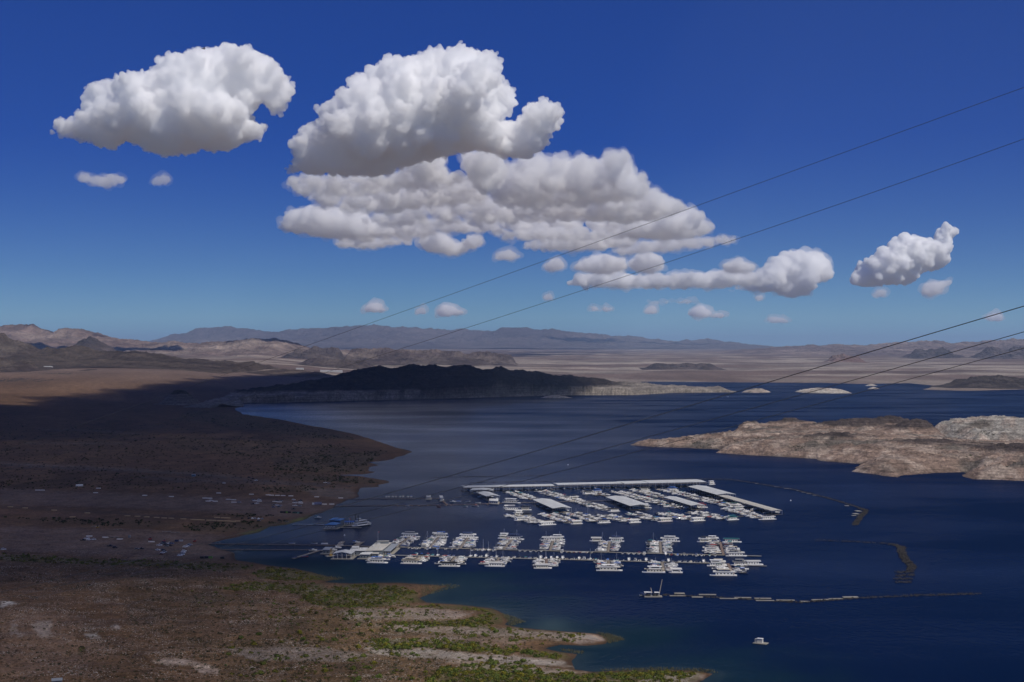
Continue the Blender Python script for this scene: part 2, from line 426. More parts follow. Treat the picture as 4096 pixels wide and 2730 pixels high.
def build_ground():
    py = np.arange(3050, 1585, -2.6)
    r1 = HC * F / (py - YH)
    r2 = np.geomspace(r1[-1] * 1.006, 110000, 210)
    r0 = np.linspace(60, r1[0] * 0.98, 24)
    r = np.concatenate([r0, r1, r2])
    t = np.linspace(-0.47, 0.47, 940)
    R, T = np.meshgrid(r, t, indexing='ij')
    X = R * T; Y = R * np.ones_like(T)
    D = land_d(X, Y)
    Z = ground_z(X, Y, D)
    GR.update(r=r, t=t, Z=Z, D=D)
    px, py = project(X, Y, Z)
    x, y, z, d = X.ravel(), Y.ravel(), Z.ravel(), D.ravel()
    rr = np.hypot(x, y)
    n1 = fbm(x / 60, y / 90, 51, 4); n2 = fbm(x / 900, y / 1400, 53, 5); n3 = fbm(x / 2600, y / 700, 57, 5)
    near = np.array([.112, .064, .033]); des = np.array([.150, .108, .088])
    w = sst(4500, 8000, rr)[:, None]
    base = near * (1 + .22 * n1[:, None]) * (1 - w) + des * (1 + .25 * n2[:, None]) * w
    flat = np.exp(-((x - 700) / 3200) ** 2) * sst(9500, 11500, rr) * sst(21000, 16000, rr)
    pale = (sst(.04 - .24 * flat, .24 - .2 * flat, n3) * sst(7500, 9500, rr))[:, None]
    base = base * (1 - .65 * pale) + np.array([.38, .33, .27]) * .65 * pale
    dark = (sst(.05, .3, fbm(x / 1800, y / 1500, 61, 4)) * sst(8000, 11000, rr))[:, None]
    base = base * (1 - .5 * dark) + np.array([.07, .052, .048]) * .5 * dark
    ct = fbm(z / .9 + .8 * n1, x / 700 + y / 900, 87, 3) * sst(.5, 2, z) * sst(5200, 3200, rr)
    base = base * (1 + .55 * ct[:, None])
    # shore of the far arm: pale drained lake bed
    ring = (sst(900, 150, d) * sst(6500, 7600, rr) * sst(-.25, .15, n2))[:, None]
    base = base * (1 - .6 * ring) + np.array([.28, .24, .195]) * .6 * ring
    wet = (sst(7, 0, d) * sst(-12, -2, d))[:, None] * .45
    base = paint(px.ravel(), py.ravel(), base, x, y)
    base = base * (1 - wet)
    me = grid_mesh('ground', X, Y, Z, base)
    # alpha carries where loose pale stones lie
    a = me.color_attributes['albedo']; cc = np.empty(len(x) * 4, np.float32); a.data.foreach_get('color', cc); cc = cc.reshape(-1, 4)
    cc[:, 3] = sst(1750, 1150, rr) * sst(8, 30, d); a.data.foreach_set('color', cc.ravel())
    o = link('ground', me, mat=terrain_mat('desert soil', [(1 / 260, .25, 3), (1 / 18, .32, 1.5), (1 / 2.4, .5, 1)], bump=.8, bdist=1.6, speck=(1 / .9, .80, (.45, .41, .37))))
    tag(o, kind='structure')
    return o
build_ground()

# ------------------------------------------------------------------ lake
def build_lake():
    r = np.concatenate([np.geomspace(120, 690, 12), HC * F / np.arange(1560, 140, -7.0), np.geomspace(7900, 30000, 10)])
    t = np.linspace(-0.62, 0.62, 330)
    R, T = np.meshgrid(r, t, indexing='ij')
    X = R * T; Y = R * np.ones_like(T)
    D = -land_d(X, Y)
    px, py = project(X, Y, np.zeros_like(X))
    deep = np.array([.0010, .0082, .037]); teal = np.array([.004, .018, .032]); silt = np.array([.05, .07, .065])
    d = D.ravel(); rr = np.hypot(X, Y).ravel(); x, y = X.ravel(), Y.ravel()
    sh = (sst(110, 3, d + 50 * fbm(x / 60, y / 60, 9, 3)) * sst(2100, 1300, rr))[:, None]
    col = deep * (1 - sh) + teal * sh
    s2 = (sst(16, 0, d) * sst(2600, 1500, rr))[:, None] * .22
    col = col * (1 - s2) + silt * s2
    pl = np.exp(-(((px.ravel() - 2210) / 70) ** 2 + ((py.ravel() - 2500) / 28) ** 2))[:, None] * .55   # silt plume off the spit
    col = col * (1 - pl) + np.array([.045, .075, .08]) * pl
    me = grid_mesh('lake', X, Y, np.zeros_like(X), col.reshape(*X.shape, 3))
    # alpha: calm, glassier reach in the lee of the shore
    calm = (sst(900, 100, d) * sst(1300, 2000, rr) * sst(6500, 4200, rr) * sst(600, -300, x))
    a = me.color_attributes['albedo']; cc = np.empty(len(x) * 4, np.float32); a.data.foreach_get('color', cc); cc = cc.reshape(-1, 4)
    cc[:, 3] = calm; a.data.foreach_set('color', cc.ravel())
    m = bpy.data.materials.new('lake water'); m.use_nodes = True
    n, l = m.node_tree.nodes, m.node_tree.links
    b = n['Principled BSDF']
    at_ = n.new('ShaderNodeAttribute'); at_.attribute_name = 'albedo'
    geo = n.new('ShaderNodeNewGeometry')
    def noise(sc, sx, sy, det):
        mp = n.new('ShaderNodeVectorMath'); mp.operation = 'MULTIPLY'; mp.inputs[1].default_value = (sc * sx, sc * sy, 1)
        l.new(geo.outputs['Position'], mp.inputs[0])
        tx = n.new('ShaderNodeTexNoise'); tx.inputs['Scale'].default_value = 1; tx.inputs['Detail'].default_value = det
        l.new(mp.outputs[0], tx.inputs['Vector']); return tx.outputs['Fac']
    streak = noise(1 / 330, .8, 1.5, 8)
    wav = noise(1 / 5.0, 1, .6, 6)
    swell = noise(1 / 22, 1, .6, 3)
    def mrange(v, a0, a1, b0, b1):
        q = n.new('ShaderNodeMapRange'); q.inputs[1].default_value = a0; q.inputs[2].default_value = a1
        q.inputs[3].default_value = b0; q.inputs[4].default_value = b1; l.new(v, q.inputs[0]); return q.outputs[0]
    rs = n.new('ShaderNodeMath'); rs.operation = 'MULTIPLY_ADD'; rs.inputs[1].default_value = .34
    l.new(at_.outputs['Alpha'], rs.inputs[0]); l.new(mrange(streak, .38, .66, .05, .30), rs.inputs[2])
    add = n.new('ShaderNodeMath'); add.operation = 'MULTIPLY_ADD'; add.inputs[1].default_value = 1.4
    l.new(swell, add.inputs[0]); l.new(wav, add.inputs[2])
    bp = n.new('ShaderNodeBump'); bp.inputs['Distance'].default_value = .9
    l.new(add.outputs[0], bp.inputs['Height']); bp.inputs['Strength'].default_value = .75
    # body colour of the water plus a wave-broken mirror, partly cut by the photograph's polarising filter
    n.remove(b)
    dif = n.new('ShaderNodeBsdfDiffuse'); glo = n.new('ShaderNodeBsdfGlossy'); glo.inputs['Roughness'].default_value = .2
    l.new(at_.outputs['Color'], dif.inputs['Color']); l.new(bp.outputs[0], glo.inputs['Normal'])
    fr = n.new('ShaderNodeFresnel'); fr.inputs['IOR'].default_value = 1.33; l.new(bp.outputs[0], fr.inputs['Normal'])
    mu = n.new('ShaderNodeMath'); mu.operation = 'MULTIPLY'; l.new(fr.outputs[0], mu.inputs[0]); l.new(rs.outputs[0], mu.inputs[1])
    mx = n.new('ShaderNodeMixShader'); l.new(mu.outputs[0], mx.inputs[0]); l.new(dif.outputs[0], mx.inputs[1]); l.new(glo.outputs[0], mx.inputs[2])
    l.new(mx.outputs[0], n['Material Output'].inputs['Surface'])
    tag(link('lake', me, mat=m), kind='structure')
build_lake()

# ------------------------------------------------------------------ ridges and ranges
RING_Z = 36.0
def ridge(name, sky_px, D, front, back, seed, base_fn, col_fn, matl, foot=None, carve=.45, nx=420, ny=90, nscale=None, power=1.0):
    """a range whose crest runs through the traced skyline at distance D; front/back are the half widths of its flanks"""
    P = np.array(sky_px, float)
    pxs = np.linspace(P[0, 0], P[-1, 0], nx)
    crest_py = np.interp(pxs, P[:, 0], P[:, 1])
    crest_py = crest_py - (1.1 if D < 9000 else 2.0) * (ridged(pxs / 13, pxs * 0 + seed, seed + 3, 3) - .2)
    Dx = np.interp(pxs, P[:, 0], P[:, 2]) if P.shape[1] > 2 else np.full(nx, float(D))
    v = np.concatenate([np.linspace(-1, 0, int(ny * .68), endpoint=False), np.linspace(0, 1, ny - int(ny * .68))])
    V, PX = np.meshgrid(v, pxs, indexing='ij')
    DX = np.broadcast_to(Dx, V.shape)
    Y = DX + np.where(V < 0, V * front, V * back)
    X = (PX - 2048) / F * DX
    crest = HC + (YH - crest_py) / F * Dx
    ns = nscale or front * .9
    wob = fbm(X / ns, Y / ns, seed + 5, 4)
    a = np.clip(1 - np.abs(V + .12 * wob * (np.abs(V) > .02)), 0, 1)
    shape = a ** power
    z0 = base_fn(X, Y)
    up = np.maximum(np.broadcast_to(crest, V.shape) - z0, 0)
    rn = ridged(X / ns, Y / ns, seed, 6, .55) * .5 + .5
    rn = np.clip(rn * .78 + .22 * (ridged(X / ns * 3.7, Y / ns * 3.7, seed + 9, 4, .6) * .5 + .5), 0, 1)
    k = 1 - carve * 1.35 * (1 - rn) * np.clip(4 * a * (1 - a) * 1.2 + .12, 0, 1)
    gul = ridged(X / ns * 2.6 + .4 * wob, Y / ns * .8, seed + 21, 4, .55) * .5 + .5      # gullies running down the flanks
    k = k * (1 - .72 * (1 - gul) * np.clip(3.2 * a * (1 - a), 0, 1) * (carve > .3))
    rn = .55 * rn + .45 * gul
    ef = .04 if nx > 200 else .2
    end = sst(0, ef, (PX - pxs[0]) / (pxs[-1] - pxs[0])) * sst(1, 1 - ef, (PX - pxs[0]) / (pxs[-1] - pxs[0]))
    h = up * shape * k * end
    h = h + .0024 * D * (ridged(X / (.020 * D), Y / (.030 * D), seed + 31, 5, .6) - .25) * np.clip(a * 3, 0, 1) * end * np.clip(up / (.006 * D), 0, 1)
    if foot: h = foot(h, X, Y)
    Z = z0 + h - 4 * (a < .02)
    px, py = project(X, Y, Z)
    c = col_fn(X, Y, Z, rn)
    return tag(link(name, grid_mesh(name, X, Y, Z, c), mat=matl), kind='structure')

ROCK = terrain_mat('bare rock', [(1 / 90, .25, 1), (1 / 13, .45, 1), (1 / 4.2, .45, 1)], bump=1.0, bdist=7.0, strata=.28)
FARROCK = terrain_mat('far rock', [(1 / 1500, .25, 1), (1 / 300, .35, 1), (1 / 90, .35, 1)], bump=1.0, bdist=70.0)
def mixc(c0, c1, w):
    return np.asarray(c0) * (1 - w[..., None]) + np.asarray(c1) * w[..., None]

# dark hill with the pale drained band along the water
HILL = [(860,1598,5250),(960,1590,5280),(1027,1557,5380),(1140,1540,5500),(1257,1525,5650),(1333,1506,5750),(1391,1493,5800),(1448,1477,5850),(1512,1466,5880),(1569,1477,5900),
 (1633,1462,5930),(1678,1456,5950),(1729,1462,5970),(1792,1471,5990),(1856,1463,6010),(1920,1469,6030),(1971,1475,6040),(2003,1461,6050),
 (2047,1480,6070),(2111,1485,6100),(2175,1492,6150),(2239,1503,6200),(2302,1507,6250),(2400,1519,6350),(2491,1529,6420),(2605,1537,6480),
 (2628,1544,6500),(2727,1543,6550),(2790,1550,6560),(2834,1552,6570),(2872,1548,6580),(2934,1563,6600),(2960,1572,6610)]
def hill_foot(h, X, Y):
    d = pdist(SHORE, np.stack([X.ravel(), Y.ravel()], 1)).reshape(X.shape)
    pxx, _ = project(X, Y, X * 0)
    low = 1 - .62 * sst(2280, 2560, pxx)
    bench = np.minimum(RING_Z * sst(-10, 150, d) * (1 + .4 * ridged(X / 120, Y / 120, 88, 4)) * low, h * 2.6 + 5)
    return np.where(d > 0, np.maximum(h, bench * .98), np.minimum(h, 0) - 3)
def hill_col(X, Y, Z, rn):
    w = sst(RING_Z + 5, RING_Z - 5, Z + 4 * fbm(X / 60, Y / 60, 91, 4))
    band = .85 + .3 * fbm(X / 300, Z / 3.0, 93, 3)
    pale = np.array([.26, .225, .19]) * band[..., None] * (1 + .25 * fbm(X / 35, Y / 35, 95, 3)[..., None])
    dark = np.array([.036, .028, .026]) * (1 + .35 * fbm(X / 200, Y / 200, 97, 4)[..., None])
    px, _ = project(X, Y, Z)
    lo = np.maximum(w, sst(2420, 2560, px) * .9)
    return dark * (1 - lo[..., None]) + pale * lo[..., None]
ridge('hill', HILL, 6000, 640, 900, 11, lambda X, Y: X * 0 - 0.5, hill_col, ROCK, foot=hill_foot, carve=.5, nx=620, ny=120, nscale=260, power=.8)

ISLE = []
# islands on the right: height field over a traced outline
def island(name, near_px, far_px, hmax, seed, bumps=(), slope=.5, step=3.2, dark_above=36.0, tone=(.265, .19, .148), flatten=1.0):
    P = np.concatenate([at(*np.array(near_px, float).T), at(*np.array(far_px, float).T)])
    lo = P.min(0) - 30; hi = P.max(0) + 30
    nx = int((hi[0] - lo[0]) / step); ny = int((hi[1] - lo[1]) / step)
    nx, ny = min(nx, 520), min(ny, 360)
    X, Y = np.meshgrid(np.linspace(lo[0], hi[0], nx), np.linspace(lo[1], hi[1], ny))
    d = pdist(P, np.stack([X.ravel(), Y.ravel()], 1)).reshape(X.shape) + 9 * fbm(X / 38, Y / 38, seed, 4)
    dd = np.maximum(d, 0)
    rn = np.clip(.6 * ridged(X / 150, Y / 150, seed + 1, 6, .6) + .4 * ridged(X / 45, Y / 40, seed + 2, 5, .6), -1, 1) * .5 + .5
    h = hmax * (1 - np.exp(-dd * slope / hmax)) * (.42 + .75 * rn) * flatten
    for bx, by, hz, w in bumps:
        q = at(bx, by, hz * .55)
        h = h + hz * np.exp(-(((X - q[0]) / w) ** 2 + ((Y - q[1]) / (w * .8)) ** 2)) * (.75 + .5 * rn) * sst(0, 40, d)
    terr = h + (3.4 * fbm(X / 12, Y / 12, seed + 4, 4) + 6.0 * (ridged(X / 52, Y / 36, seed + 6, 5, .6) - .3)) * sst(0, 25, d)
    st = 6.5
    f = terr / st; terr = st * (np.floor(f) + sst(.25, .95, f - np.floor(f))) * .45 + terr * .55      # wave-cut benches
    Z = np.where(d > 0, terr + .3, np.maximum(d * .4, -8))
    w = sst(dark_above - 3, dark_above + 4, Z + 4 * fbm(X / 40, Y / 40, seed + 7, 4))
    tone = np.array(tone)
    band = 1 + .22 * fbm(X / 200, Z / 2.2, seed + 8, 3) + .3 * fbm(X / 50, Y / 50, seed + 9, 5)
    grey = sst(.0, .25, fbm(X / 170, Y / 120, seed + 12, 4))
    c = mixc(tone, np.array([.17, .145, .12]), grey) * band[..., None]
    white = sst(.25, .7, rn) * sst(.1, .35, fbm(X / 40, Y / 60, seed + 13, 4) + .12)
    c = mixc(np.zeros(3), np.array([.42, .335, .275]), np.ones_like(w)) * white[..., None] * .7 + c * (1 - .7 * white[..., None])
    dk = np.array([.075, .058, .052]) * (1 + .4 * fbm(X / 30, Y / 30, seed + 15, 3)[..., None])
    c = c * (1 - w[..., None]) + dk * w[..., None]
    c = c * (1 - .35 * (sst(2.2, .2, Z) * (d > 0))[..., None])
    m_ = (Z > 1.2) & (Z < 22) & (rn < .62)
    if hmax > 22: ISLE.append(np.stack([X[m_], Y[m_], Z[m_]], 1))
    return tag(link(name, grid_mesh(name, X, Y, Z, np.clip(c, .02, .75)), mat=ROCK), kind='structure')

island('island', [(2524,1781),(2570,1785),(2620,1788),(2740,1792),(2880,1799),(2866,1813),(2975,1820),(3110,1827),(3273,1837),(3266,1843),(3450,1857),(3409,1888),(3517,1901),
   (3599,1913),(3612,1901),(3721,1894),(3863,1888),(3846,1906),(3890,1917),(4096,1924),(4400,1935)],
   [(4700,1890),(4300,1800),(4096,1802),(3960,1800),(3880,1783),(3800,1770),(3740,1755),(3640,1733),(3500,1728),(3300,1733),(3100,1736),(2960,1738),(2880,1752),(2800,1764),(2700,1774),(2610,1779),(2545,1778)],
   25, 201, bumps=[(2930,1722,22,60),(3165,1722,20,50),(3340,1750,8,80),(3585,1722,25,70),(3670,1742,27,52),(3440,1745,14,60),(3350,1800,10,80),(3700,1830,10,90),(4150,1860,14,130)], dark_above=31.0)
island('island', [(3700,1745),(3760,1752),(3870,1765),(3900,1770),(3960,1768),(4096,1770),(4400,1775)], [(4500,1735),(4096,1728),(3900,1728),(3760,1730)], 24, 233,
   bumps=[(3790,1735,10,60),(3920,1740,8,60),(4060,1735,16,80)], slope=1.2, tone=(.36, .33, .29), dark_above=60)
island('island', [(2965,1570),(3000,1572),(3050,1573),(3085,1570)], [(3060,1562),(3000,1561)], 9, 251, slope=.4, step=4, tone=(.42, .36, .30), dark_above=60)
island('island', [(3178,1568),(3230,1573),(3330,1575),(3407,1574)], [(3380,1566),(3300,1561),(3230,1562)], 10, 263, slope=.5, step=4, tone=(.46, .42, .36), dark_above=60)
island('island', [(3470,1557),(3500,1558),(3520,1556)], [(3505,1552),(3480,1552)], 7, 271, slope=.3, step=5, tone=(.42, .38, .33), dark_above=60)
island('island', [(3460,1544),(3490,1545),(3510,1543)], [(3490,1540),(3470,1540)], 6, 277, slope=.3, step=5, tone=(.42, .38, .33), dark_above=60)
island('island', [(2160,1592),(2210,1594),(2290,1593)], [(2250,1588),(2190,1587)], 8, 287, slope=.3, step=5, tone=(.33, .30, .26), dark_above=60)
island('island', [(3840,1700),(3900,1706),(4000,1708)], [(3980,1690),(3880,1690)], 2, 289, slope=.1, step=9, tone=(.33, .30, .26), dark_above=60) if False else None

G0 = lambda X, Y: np.maximum(gz(X, Y), -2)
def relief_shaded_col(c0, c1, seed, sc):
    def f(X, Y, Z, rn):
        w = sst(-.25, .3, fbm(X / sc, Y / sc, seed, 5))
        c = mixc(c0, c1, w)
        return c * (.45 + 1.0 * rn[..., None])  # relief shading painted into the rock colour: gullies darkened, crests lightened
    return f
# rocky hills on the left, beyond the shaded plain
ridge('rocky_hill', [(-260,1300),(-120,1330),(0,1335),(15,1338),(30,1350),(60,1362),(100,1375),(140,1390),(180,1398),(240,1412)], 9200, 900, 900, 301, G0,
      relief_shaded_col((0.061, 0.046, 0.038), (0.096, 0.077, 0.063), 302, 260), ROCK, carve=.55, nx=160, ny=70, nscale=420)
ridge('rocky_hill', [(130,1400),(200,1394),(235,1397),(255,1388),(300,1385),(320,1386),(345,1391),(380,1402),(430,1408),(490,1410),(530,1406),(570,1412),(620,1418),(660,1424),(740,1436),(900,1446),(1050,1452)], 8600, 1300, 900, 311, G0,
      relief_shaded_col((0.048, 0.037, 0.031), (0.077, 0.060, 0.048), 312, 300), ROCK, carve=.5, nx=320, ny=90, nscale=380)
ridge('rocky_hill', [(-200,1400),(-60,1410),(0,1430),(30,1442),(60,1452),(95,1446),(120,1455),(160,1470),(200,1490)], 6900, 420, 400, 321, G0,
      relief_shaded_col((0.050, 0.037, 0.033), (0.084, 0.067, 0.056), 322, 130), ROCK, carve=.6, nx=160, ny=70, nscale=170)
ridge('rocky_hill', [(130,1530),(190,1521),(230,1514),(270,1521),(330,1530)], 6500, 200, 200, 331, G0, relief_shaded_col((0.054, 0.040, 0.035), (0.096, 0.077, 0.063), 332, 90), ROCK, carve=.6, nx=90, ny=44, nscale=110)
ridge('rocky_hill', [(325,1489),(350,1479),(362,1478),(390,1489)], 7000, 120, 120, 341, G0, relief_shaded_col((0.046, 0.035, 0.031), (0.077, 0.061, 0.050), 342, 90), ROCK, carve=.5, nx=50, ny=30, nscale=80)
ridge('rocky_hill', [(-80,1545),(0,1540),(20,1528),(50,1523),(90,1533),(140,1546),(190,1552)], 5700, 150, 160, 351, G0, relief_shaded_col((0.046, 0.035, 0.031), (0.073, 0.058, 0.048), 352, 90), ROCK, carve=.5, nx=90, ny=44, nscale=90)
def cone_col(X, Y, Z, rn):
    px, py = project(X, Y, Z)
    return mixc((.05, .04, .034), (.15, .125, .105), sst(1578, 1583, py + 4 * rn))
ridge('rocky_hill', [(640,1604),(680,1584),(695,1571),(720,1565),(745,1571),(760,1584),(800,1604)], 4900, 110, 120, 361, G0, cone_col, ROCK, carve=.3, nx=90, ny=44, nscale=60)
ridge('rocky_hill', [(980,1492),(1070,1482),(1110,1476),(1180,1480),(1260,1486),(1360,1494)], 8200, 350, 350, 371, G0, relief_shaded_col((0.058, 0.044, 0.038), (0.092, 0.073, 0.060), 372, 120), ROCK, carve=.5, nx=120, ny=50, nscale=160)
# distant ranges
ridge('mountain_range', [(-420,1330),(-250,1310),(-100,1312),(0,1308),(30,1303),(85,1302),(110,1304),(128,1300),(150,1308),(190,1322),(225,1335),(250,1316),(270,1313),(295,1320),(328,1316),(355,1326),(400,1340),(440,1348),(480,1358),(540,1360),(600,1368),(650,1372),(720,1370),(780,1376),(840,1384)],
      19000, 4200, 3000, 401, G0, relief_shaded_col((0.149, 0.105, 0.090), (0.223, 0.171, 0.143), 402, 1400), FARROCK, carve=.62, nx=520, ny=130, nscale=1900)
ridge('mountain_range', [(560,1395),(620,1388),(660,1378),(700,1368),(740,1372),(800,1376),(860,1374),(930,1368),(990,1362),(1060,1357),(1100,1358),(1150,1366),(1190,1380),(1220,1392),(1290,1400),(1360,1402),(1440,1400),(1500,1396),(1560,1402),(1640,1410),(1720,1420)],
      17500, 2600, 2200, 411, G0, relief_shaded_col((0.155, 0.112, 0.096), (0.236, 0.186, 0.155), 412, 900), FARROCK, carve=.62, nx=520, ny=110, nscale=1300)
ridge('mountain', [(270,1396),(300,1378),(330,1362),(352,1352),(365,1349),(385,1356),(420,1376),(450,1392),(490,1404)], 12500, 750, 750, 421, G0, relief_shaded_col((0.056, 0.048, 0.048), (0.095, 0.073, 0.067), 422, 400), FARROCK, carve=.4, nx=120, ny=60, nscale=520)
ridge('rocky_hill', [(1140,1408),(1160,1398),(1180,1390),(1200,1396),(1215,1408),(1245,1392),(1255,1387),(1290,1396),(1330,1393),(1365,1398),(1400,1412)], 14500, 700, 600, 431, G0, relief_shaded_col((0.073, 0.059, 0.056), (0.106, 0.084, 0.073), 432, 400), FARROCK, carve=.5, nx=180, ny=60, nscale=420)
ridge('rocky_hill', [(1380,1412),(1395,1396),(1440,1402),(1500,1398),(1540,1394),(1580,1402),(1620,1404),(1660,1400),(1700,1402),(1760,1404),(1820,1410),(1870,1416),(1920,1412),(1980,1410),(2010,1418),(2070,1428)], 14000, 1100, 700, 441, G0, relief_shaded_col((0.078, 0.061, 0.056), (0.140, 0.112, 0.095), 442, 500), FARROCK, carve=.5, nx=300, ny=70, nscale=520)
ridge('rocky_hill', [(1180,1442),(1240,1436),(1270,1434),(1310,1440),(1400,1441),(1470,1446),(1520,1450)], 11500, 350, 350, 451, G0, relief_shaded_col((0.067, 0.053, 0.050), (0.101, 0.081, 0.069), 452, 300), FARROCK, carve=.5, nx=140, ny=44, nscale=240)
ridge('mountain_range', [(560,1395),(640,1370),(700,1342),(740,1334),(800,1320),(820,1318),(870,1314),(905,1309),(960,1318),(1040,1328),(1110,1330),(1180,1322),(1260,1316),(1380,1308),(1420,1306),(1500,1305),(1560,1308),(1620,1310),(1700,1318),(1780,1321),(1860,1322),(1960,1324),(2010,1310),(2090,1312),(2140,1320),(2200,1318),(2260,1330),(2340,1340),(2440,1346),(2520,1350),(2600,1360),(2720,1366),(2830,1360),(2920,1370),(3000,1382),(3080,1392)],
      52000, 9000, 6000, 461, G0, relief_shaded_col((0.085, 0.070, 0.068), (0.115, 0.095, 0.088), 462, 4000), FARROCK, carve=.5, nx=700, ny=110, nscale=4600)
ridge('mountain_range', [(2900,1402),(3000,1398),(3060,1396),(3140,1390),(3200,1388),(3260,1384),(3300,1386),(3345,1380),(3400,1383),(3470,1386),(3560,1376),(3620,1374),(3700,1370),(3770,1368),(3840,1374),(3920,1372),(4000,1364),(4096,1358),(4250,1352),(4500,1345),(4700,1350)],
      27000, 5000, 3500, 471, G0, relief_shaded_col((0.136, 0.102, 0.093), (0.205, 0.158, 0.133), 472, 1600), FARROCK, carve=.5, nx=520, ny=110, nscale=2200)
ridge('rocky_hill', [(3620,1415),(3650,1404),(3670,1396),(3690,1394),(3705,1400),(3725,1396),(3745,1402),(3770,1394),(3790,1400),(3815,1396),(3835,1406)], 18500, 600, 600, 481, G0, relief_shaded_col((0.067, 0.056, 0.056), (0.112, 0.089, 0.084), 482, 300), FARROCK, carve=.6, nx=160, ny=50, nscale=330)
ridge('rocky_hill', [(3880,1412),(3915,1400),(3950,1394),(3990,1393),(4010,1402),(4050,1395),(4096,1388),(4180,1390),(4260,1404)], 18000, 650, 600, 487, G0, relief_shaded_col((0.067, 0.056, 0.056), (0.112, 0.089, 0.084), 488, 300), FARROCK, carve=.6, nx=160, ny=50, nscale=330)
ridge('rocky_hill', [(3740,1530),(3800,1520),(3880,1512),(3990,1506),(4060,1514),(4120,1520),(4200,1512),(4300,1530)], 7300, 330, 350, 491, G0, relief_shaded_col((0.042, 0.033, 0.029), (0.065, 0.052, 0.044), 492, 120), ROCK, carve=.4, nx=160, ny=60, nscale=180)
ridge('rocky_hill', [(3300,1426),(3360,1420),(3420,1424),(3460,1432)], 15500, 300, 300, 497, G0, relief_shaded_col((0.140, 0.086, 0.069), (0.162, 0.112, 0.092), 498, 200), FARROCK, carve=.4, nx=90, ny=40, nscale=200)
ridge('rocky_hill', [(2560,1462),(2620,1456),(2680,1460),(2760,1456),(2840,1455),(2900,1462)], 11500, 260, 260, 501, G0, relief_shaded_col((0.067, 0.053, 0.050), (0.101, 0.078, 0.069), 502, 200), FARROCK, carve=.4, nx=140, ny=40, nscale=200)

# ------------------------------------------------------------------ haze: one box of thin even air
def build_haze():
    bm = bmesh.new(); bmesh.ops.create_cube(bm, size=1)
    me = bpy.data.meshes.new('haze'); bm.to_mesh(me); bm.free()
    m = bpy.data.materials.new('haze air'); m.use_nodes = True
    n, l = m.node_tree.nodes, m.node_tree.links
    n.remove(n['Principled BSDF'])
    v = n.new('ShaderNodeVolumePrincipled')
    v.inputs['Color'].default_value = (.50, .70, 1.0, 1)
    v.inputs['Density'].default_value = HAZE
    v.inputs['Anisotropy'].default_value = 0.1
    l.new(v.outputs[0], n['Material Output'].inputs['Volume'])
    o = link('haze', me, mat=m)
    o.scale = (130000, 125000, 1300); o.location = (0, 125000 / 2 - 8000, 1300 / 2 - 20)
    tag(o, 'thin pale blue haze lying over the lake basin', 'haze', kind='stuff')
HAZE = 1.4e-5
build_haze()

# ------------------------------------------------------------------ clouds: closed hulls of billows filled with scattering vapour
def ico(sub):
    bm = bmesh.new(); bmesh.ops.create_icosphere(bm, subdivisions=sub, radius=1)
    v = np.array([x.co for x in bm.verts]); f = np.array([[x.index for x in q.verts] for q in bm.faces]); bm.free()
    return v, f
ICO1, ICO2 = ico(1), ico(2)
def tri_mesh(name, V, T):
    me = bpy.data.meshes.new(name)
    me.vertices.add(len(V)); me.vertices.foreach_set('co', np.ascontiguousarray(V, np.float32).ravel())
    me.loops.add(T.size); me.loops.foreach_set('vertex_index', np.ascontiguousarray(T, np.int32).ravel())
    me.polygons.add(len(T)); me.polygons.foreach_set('loop_start', np.arange(0, T.size, 3, dtype=np.int32))
    me.update(calc_edges=True)
    return me
def vapour(name, dens, g=.0):
    if name in MATS: return MATS[name]
    m = bpy.data.materials.new(name); m.use_nodes = True
    n, l = m.node_tree.nodes, m.node_tree.links; n.remove(n['Principled BSDF'])
    v = n.new('ShaderNodeVolumeScatter')
    v.inputs['Color'].default_value = (1, 1, 1, 1); v.inputs['Density'].default_value = dens; v.inputs['Anisotropy'].default_value = g
    l.new(v.outputs[0], n['Material Output'].inputs['Volume'])
    MATS[name] = m
    return m
def hull(C, R, vox, name, loc, matl, sub=None, crinkle=0.0):
    v, f = sub or (ICO1 if len(C) > 2500 else ICO2)
    V = (C[:, None, :] + R[:, None, None] * v[None]).reshape(-1, 3)
    T = (f[None] + (np.arange(len(C)) * len(v))[:, None, None]).reshape(-1, 3)
    o = link(name, tri_mesh(name, V, T)); o.location = loc
    md = o.modifiers.new('join billows', 'REMESH'); md.mode = 'VOXEL'; md.voxel_size = vox; md.use_smooth_shade = True
    ev = o.evaluated_get(bpy.context.evaluated_depsgraph_get())
    me = bpy.data.meshes.new_from_object(ev); o.modifiers.clear(); old = o.data; o.data = me; bpy.data.meshes.remove(old)
    if crinkle:
        n = len(me.vertices); co = np.empty(n * 3); me.vertices.foreach_get('co', co); co = co.reshape(-1, 3)
        no = np.empty(n * 3); me.vertex_normals.foreach_get('vector', no); no = no.reshape(-1, 3)
        f = 0
        for j, (wl, am) in enumerate(((9 * vox, 1.0), (4.5 * vox, .6), (2.4 * vox, .38))):
            q = co / wl
            f = f + am * (np.abs(perlin(q[:, 0] + .31 * q[:, 1], q[:, 2] - .47 * q[:, 1], 5 + j)) + np.abs(perlin(q[:, 1] + .37 * q[:, 2], q[:, 0] * .53 + q[:, 2], 15 + j)) - .45)
        co += no * (f * crinkle * vox)[:, None]
        me.vertices.foreach_set('co', co.ravel()); me.update()
        o.data = me; md = o.modifiers.new('close folds', 'REMESH'); md.mode = 'VOXEL'; md.voxel_size = vox * .95; md.use_smooth_shade = True
        m2 = bpy.data.meshes.new_from_object(o.evaluated_get(bpy.context.evaluated_depsgraph_get())); o.modifiers.clear(); o.data = m2; bpy.data.meshes.remove(me); me = m2
    me.name = name; me.materials.clear(); me.materials.append(matl)
    return o
BASE_Z = 2250.0
